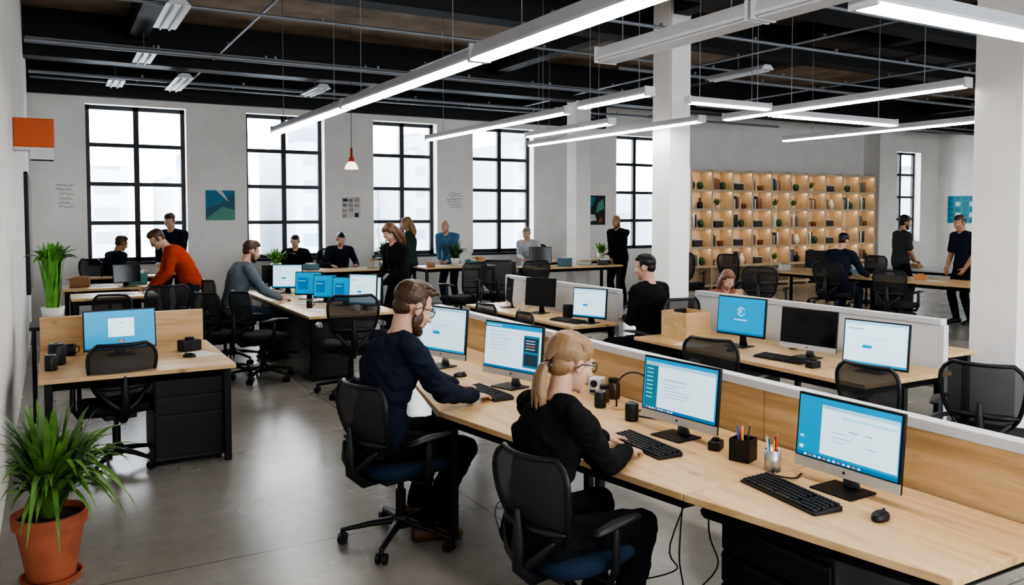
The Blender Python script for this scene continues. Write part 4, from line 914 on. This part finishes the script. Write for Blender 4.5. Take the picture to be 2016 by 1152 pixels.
for i in range(4):
    for j in range(5): sq.append(([(-.95+.5*i,-.95+.4*j),(-.6+.5*i,-.95+.4*j),(-.55+.5*i,-.65+.4*j),(-.9+.5*i,-.62+.4*j)],PW if (i*j)%2 else PB))
poster(X1-.002,15.2,2.05,.9,.85,R(-90),sq,'teal and white patterned poster on wall',M('poster_cyan',(.03,.32,.36),.5))
for (x0,x1,z0,z1,sd) in [(.08,.42,1.95,2.4,1),(7.45,7.9,2.0,2.35,2)]:
    rd=random.Random(sd); q=MB()
    for ln in range(6):
        z=z1-(z1-z0)*ln/6; x=x0+rd.uniform(0,.08); pts=[]
        while x<x1-rd.uniform(0,.12): pts.append((x,Y1-.004,z+rd.uniform(-.02,.025))); x+=.014
        if len(pts)>3: q.tube(pts,.003,4)
    o=q.obj('wall_handwriting',M('marker_ink',(.06,.06,.06),.6)); tag(o,'dark handwritten marker scribbles on white wall','wall writing')
r=root('wall_clock',(10.95,Y1-.02,2.72),0,'small round grey wall clock','clock')
q=MB(); q.cyl((0,0,0),(0,.02,0),.12,n=24); q.obj('clock_body',PIPE,r,auto=True); MB().cyl((0,-.004,0),(0,.0,0),.095,n=24).obj('clock_face',PW,r)
q=MB(); q.b2((-.005,-.008,0),(.005,-.005,.07)); q.b2((0,-.008,-.005),(.05,-.005,.005)); q.obj('clock_hands',BLK,r)
r=root('wall_mounted_box',(-.14,9.4,2.56),0,'bright orange box mounted on wall with white bracket','wall box')
OR=M('orange_enamel',(.62,.12,.025),.45); MB().b2((-.158,-.14,0),(.19,.14,.28)).obj('orange_body',OR,r,bevel=.008); q=MB(); q.b2((-.158,-.12,-.03),(.18,.12,0)); q.b2((-.02,-.10,-.13),(.18,-.09,-.03)); q.b2((-.02,-.10,-.13),(.18,.02,-.12)); q.obj('bracket',WHITEM,r)
r=root('wall_display',(X0+.03,13.5,1.62),0,'tall black display panel on side wall','display'); MB().b2((-.03,-.9,-.8),(.02,.9,.85)).obj('display_frame',BLK,r,bevel=.01); MB().b2((.02,-.86,-.76),(.023,.86,.81)).obj('display_screen',OFF,r)
# ------------------------------------------------------------ outside
def bmat(k,c):
    m=bpy.data.materials.new('facade_%d'%k); m.use_nodes=True; nt=m.node_tree; b=nt.nodes['Principled BSDF']; tc=nt.nodes.new('ShaderNodeTexCoord'); mp=nt.nodes.new('ShaderNodeMapping'); mp.inputs['Rotation'].default_value=(R(90),0,0)
    br=nt.nodes.new('ShaderNodeTexBrick'); br.offset=0; br.inputs['Scale'].default_value=1; br.inputs['Brick Width'].default_value=1.3+.3*k; br.inputs['Row Height'].default_value=1.3; br.inputs['Mortar Size'].default_value=.35
    br.inputs['Color1'].default_value=(c[0]*.50,c[1]*.56,c[2]*.64,1); br.inputs['Color2'].default_value=(c[0]*.66,c[1]*.71,c[2]*.77,1); br.inputs['Mortar'].default_value=c+(1,)
    nt.links.new(tc.outputs['Object'],mp.inputs['Vector']); nt.links.new(mp.outputs['Vector'],br.inputs['Vector']); nt.links.new(br.outputs['Color'],b.inputs['Base Color']); b.inputs['Roughness'].default_value=.9; return m
FM=[bmat(k,c) for k,c in enumerate([(.42,.45,.48),(.33,.37,.42),(.48,.49,.49)])]
rd=random.Random(12); x=-12
for k in range(20):
    w_=rd.uniform(3,7); h=rd.uniform(1.8,6.2); y=rd.uniform(38,55)
    q=MB(); q.b2((0,0,-14),(w_,8,h)); q.b2((w_*.2,1,h),(w_*.5,4,h+1.2)); o=q.obj('building',FM[k%3],loc=(x,y,0)); tag(o,'pale city office building outside the windows','building','city buildings')
    x+=w_+rd.uniform(0,2)
wd=bpy.data.worlds.new('world'); sc.world=wd; wd.use_nodes=True; bg=wd.node_tree.nodes['Background']
bg.inputs[0].default_value=(.88,.94,1,1); bg.inputs[1].default_value=7.8
# ------------------------------------------------------------ camera
cam=bpy.data.cameras.new('camera'); co=bpy.data.objects.new('camera',cam); coll.objects.link(co); sc.camera=co
cam.sensor_width=36; cam.lens=1600/2016*36; cam.shift_y=-.0417; cam.clip_end=300; cam.clip_start=.05
co.location=(0,0,1.9); co.rotation_euler=(R(87.5),0,R(-29.57))
try:
    sc.view_settings.view_transform='AgX'; sc.view_settings.look='AgX - High Contrast'; sc.view_settings.exposure=.34
except Exception: pass
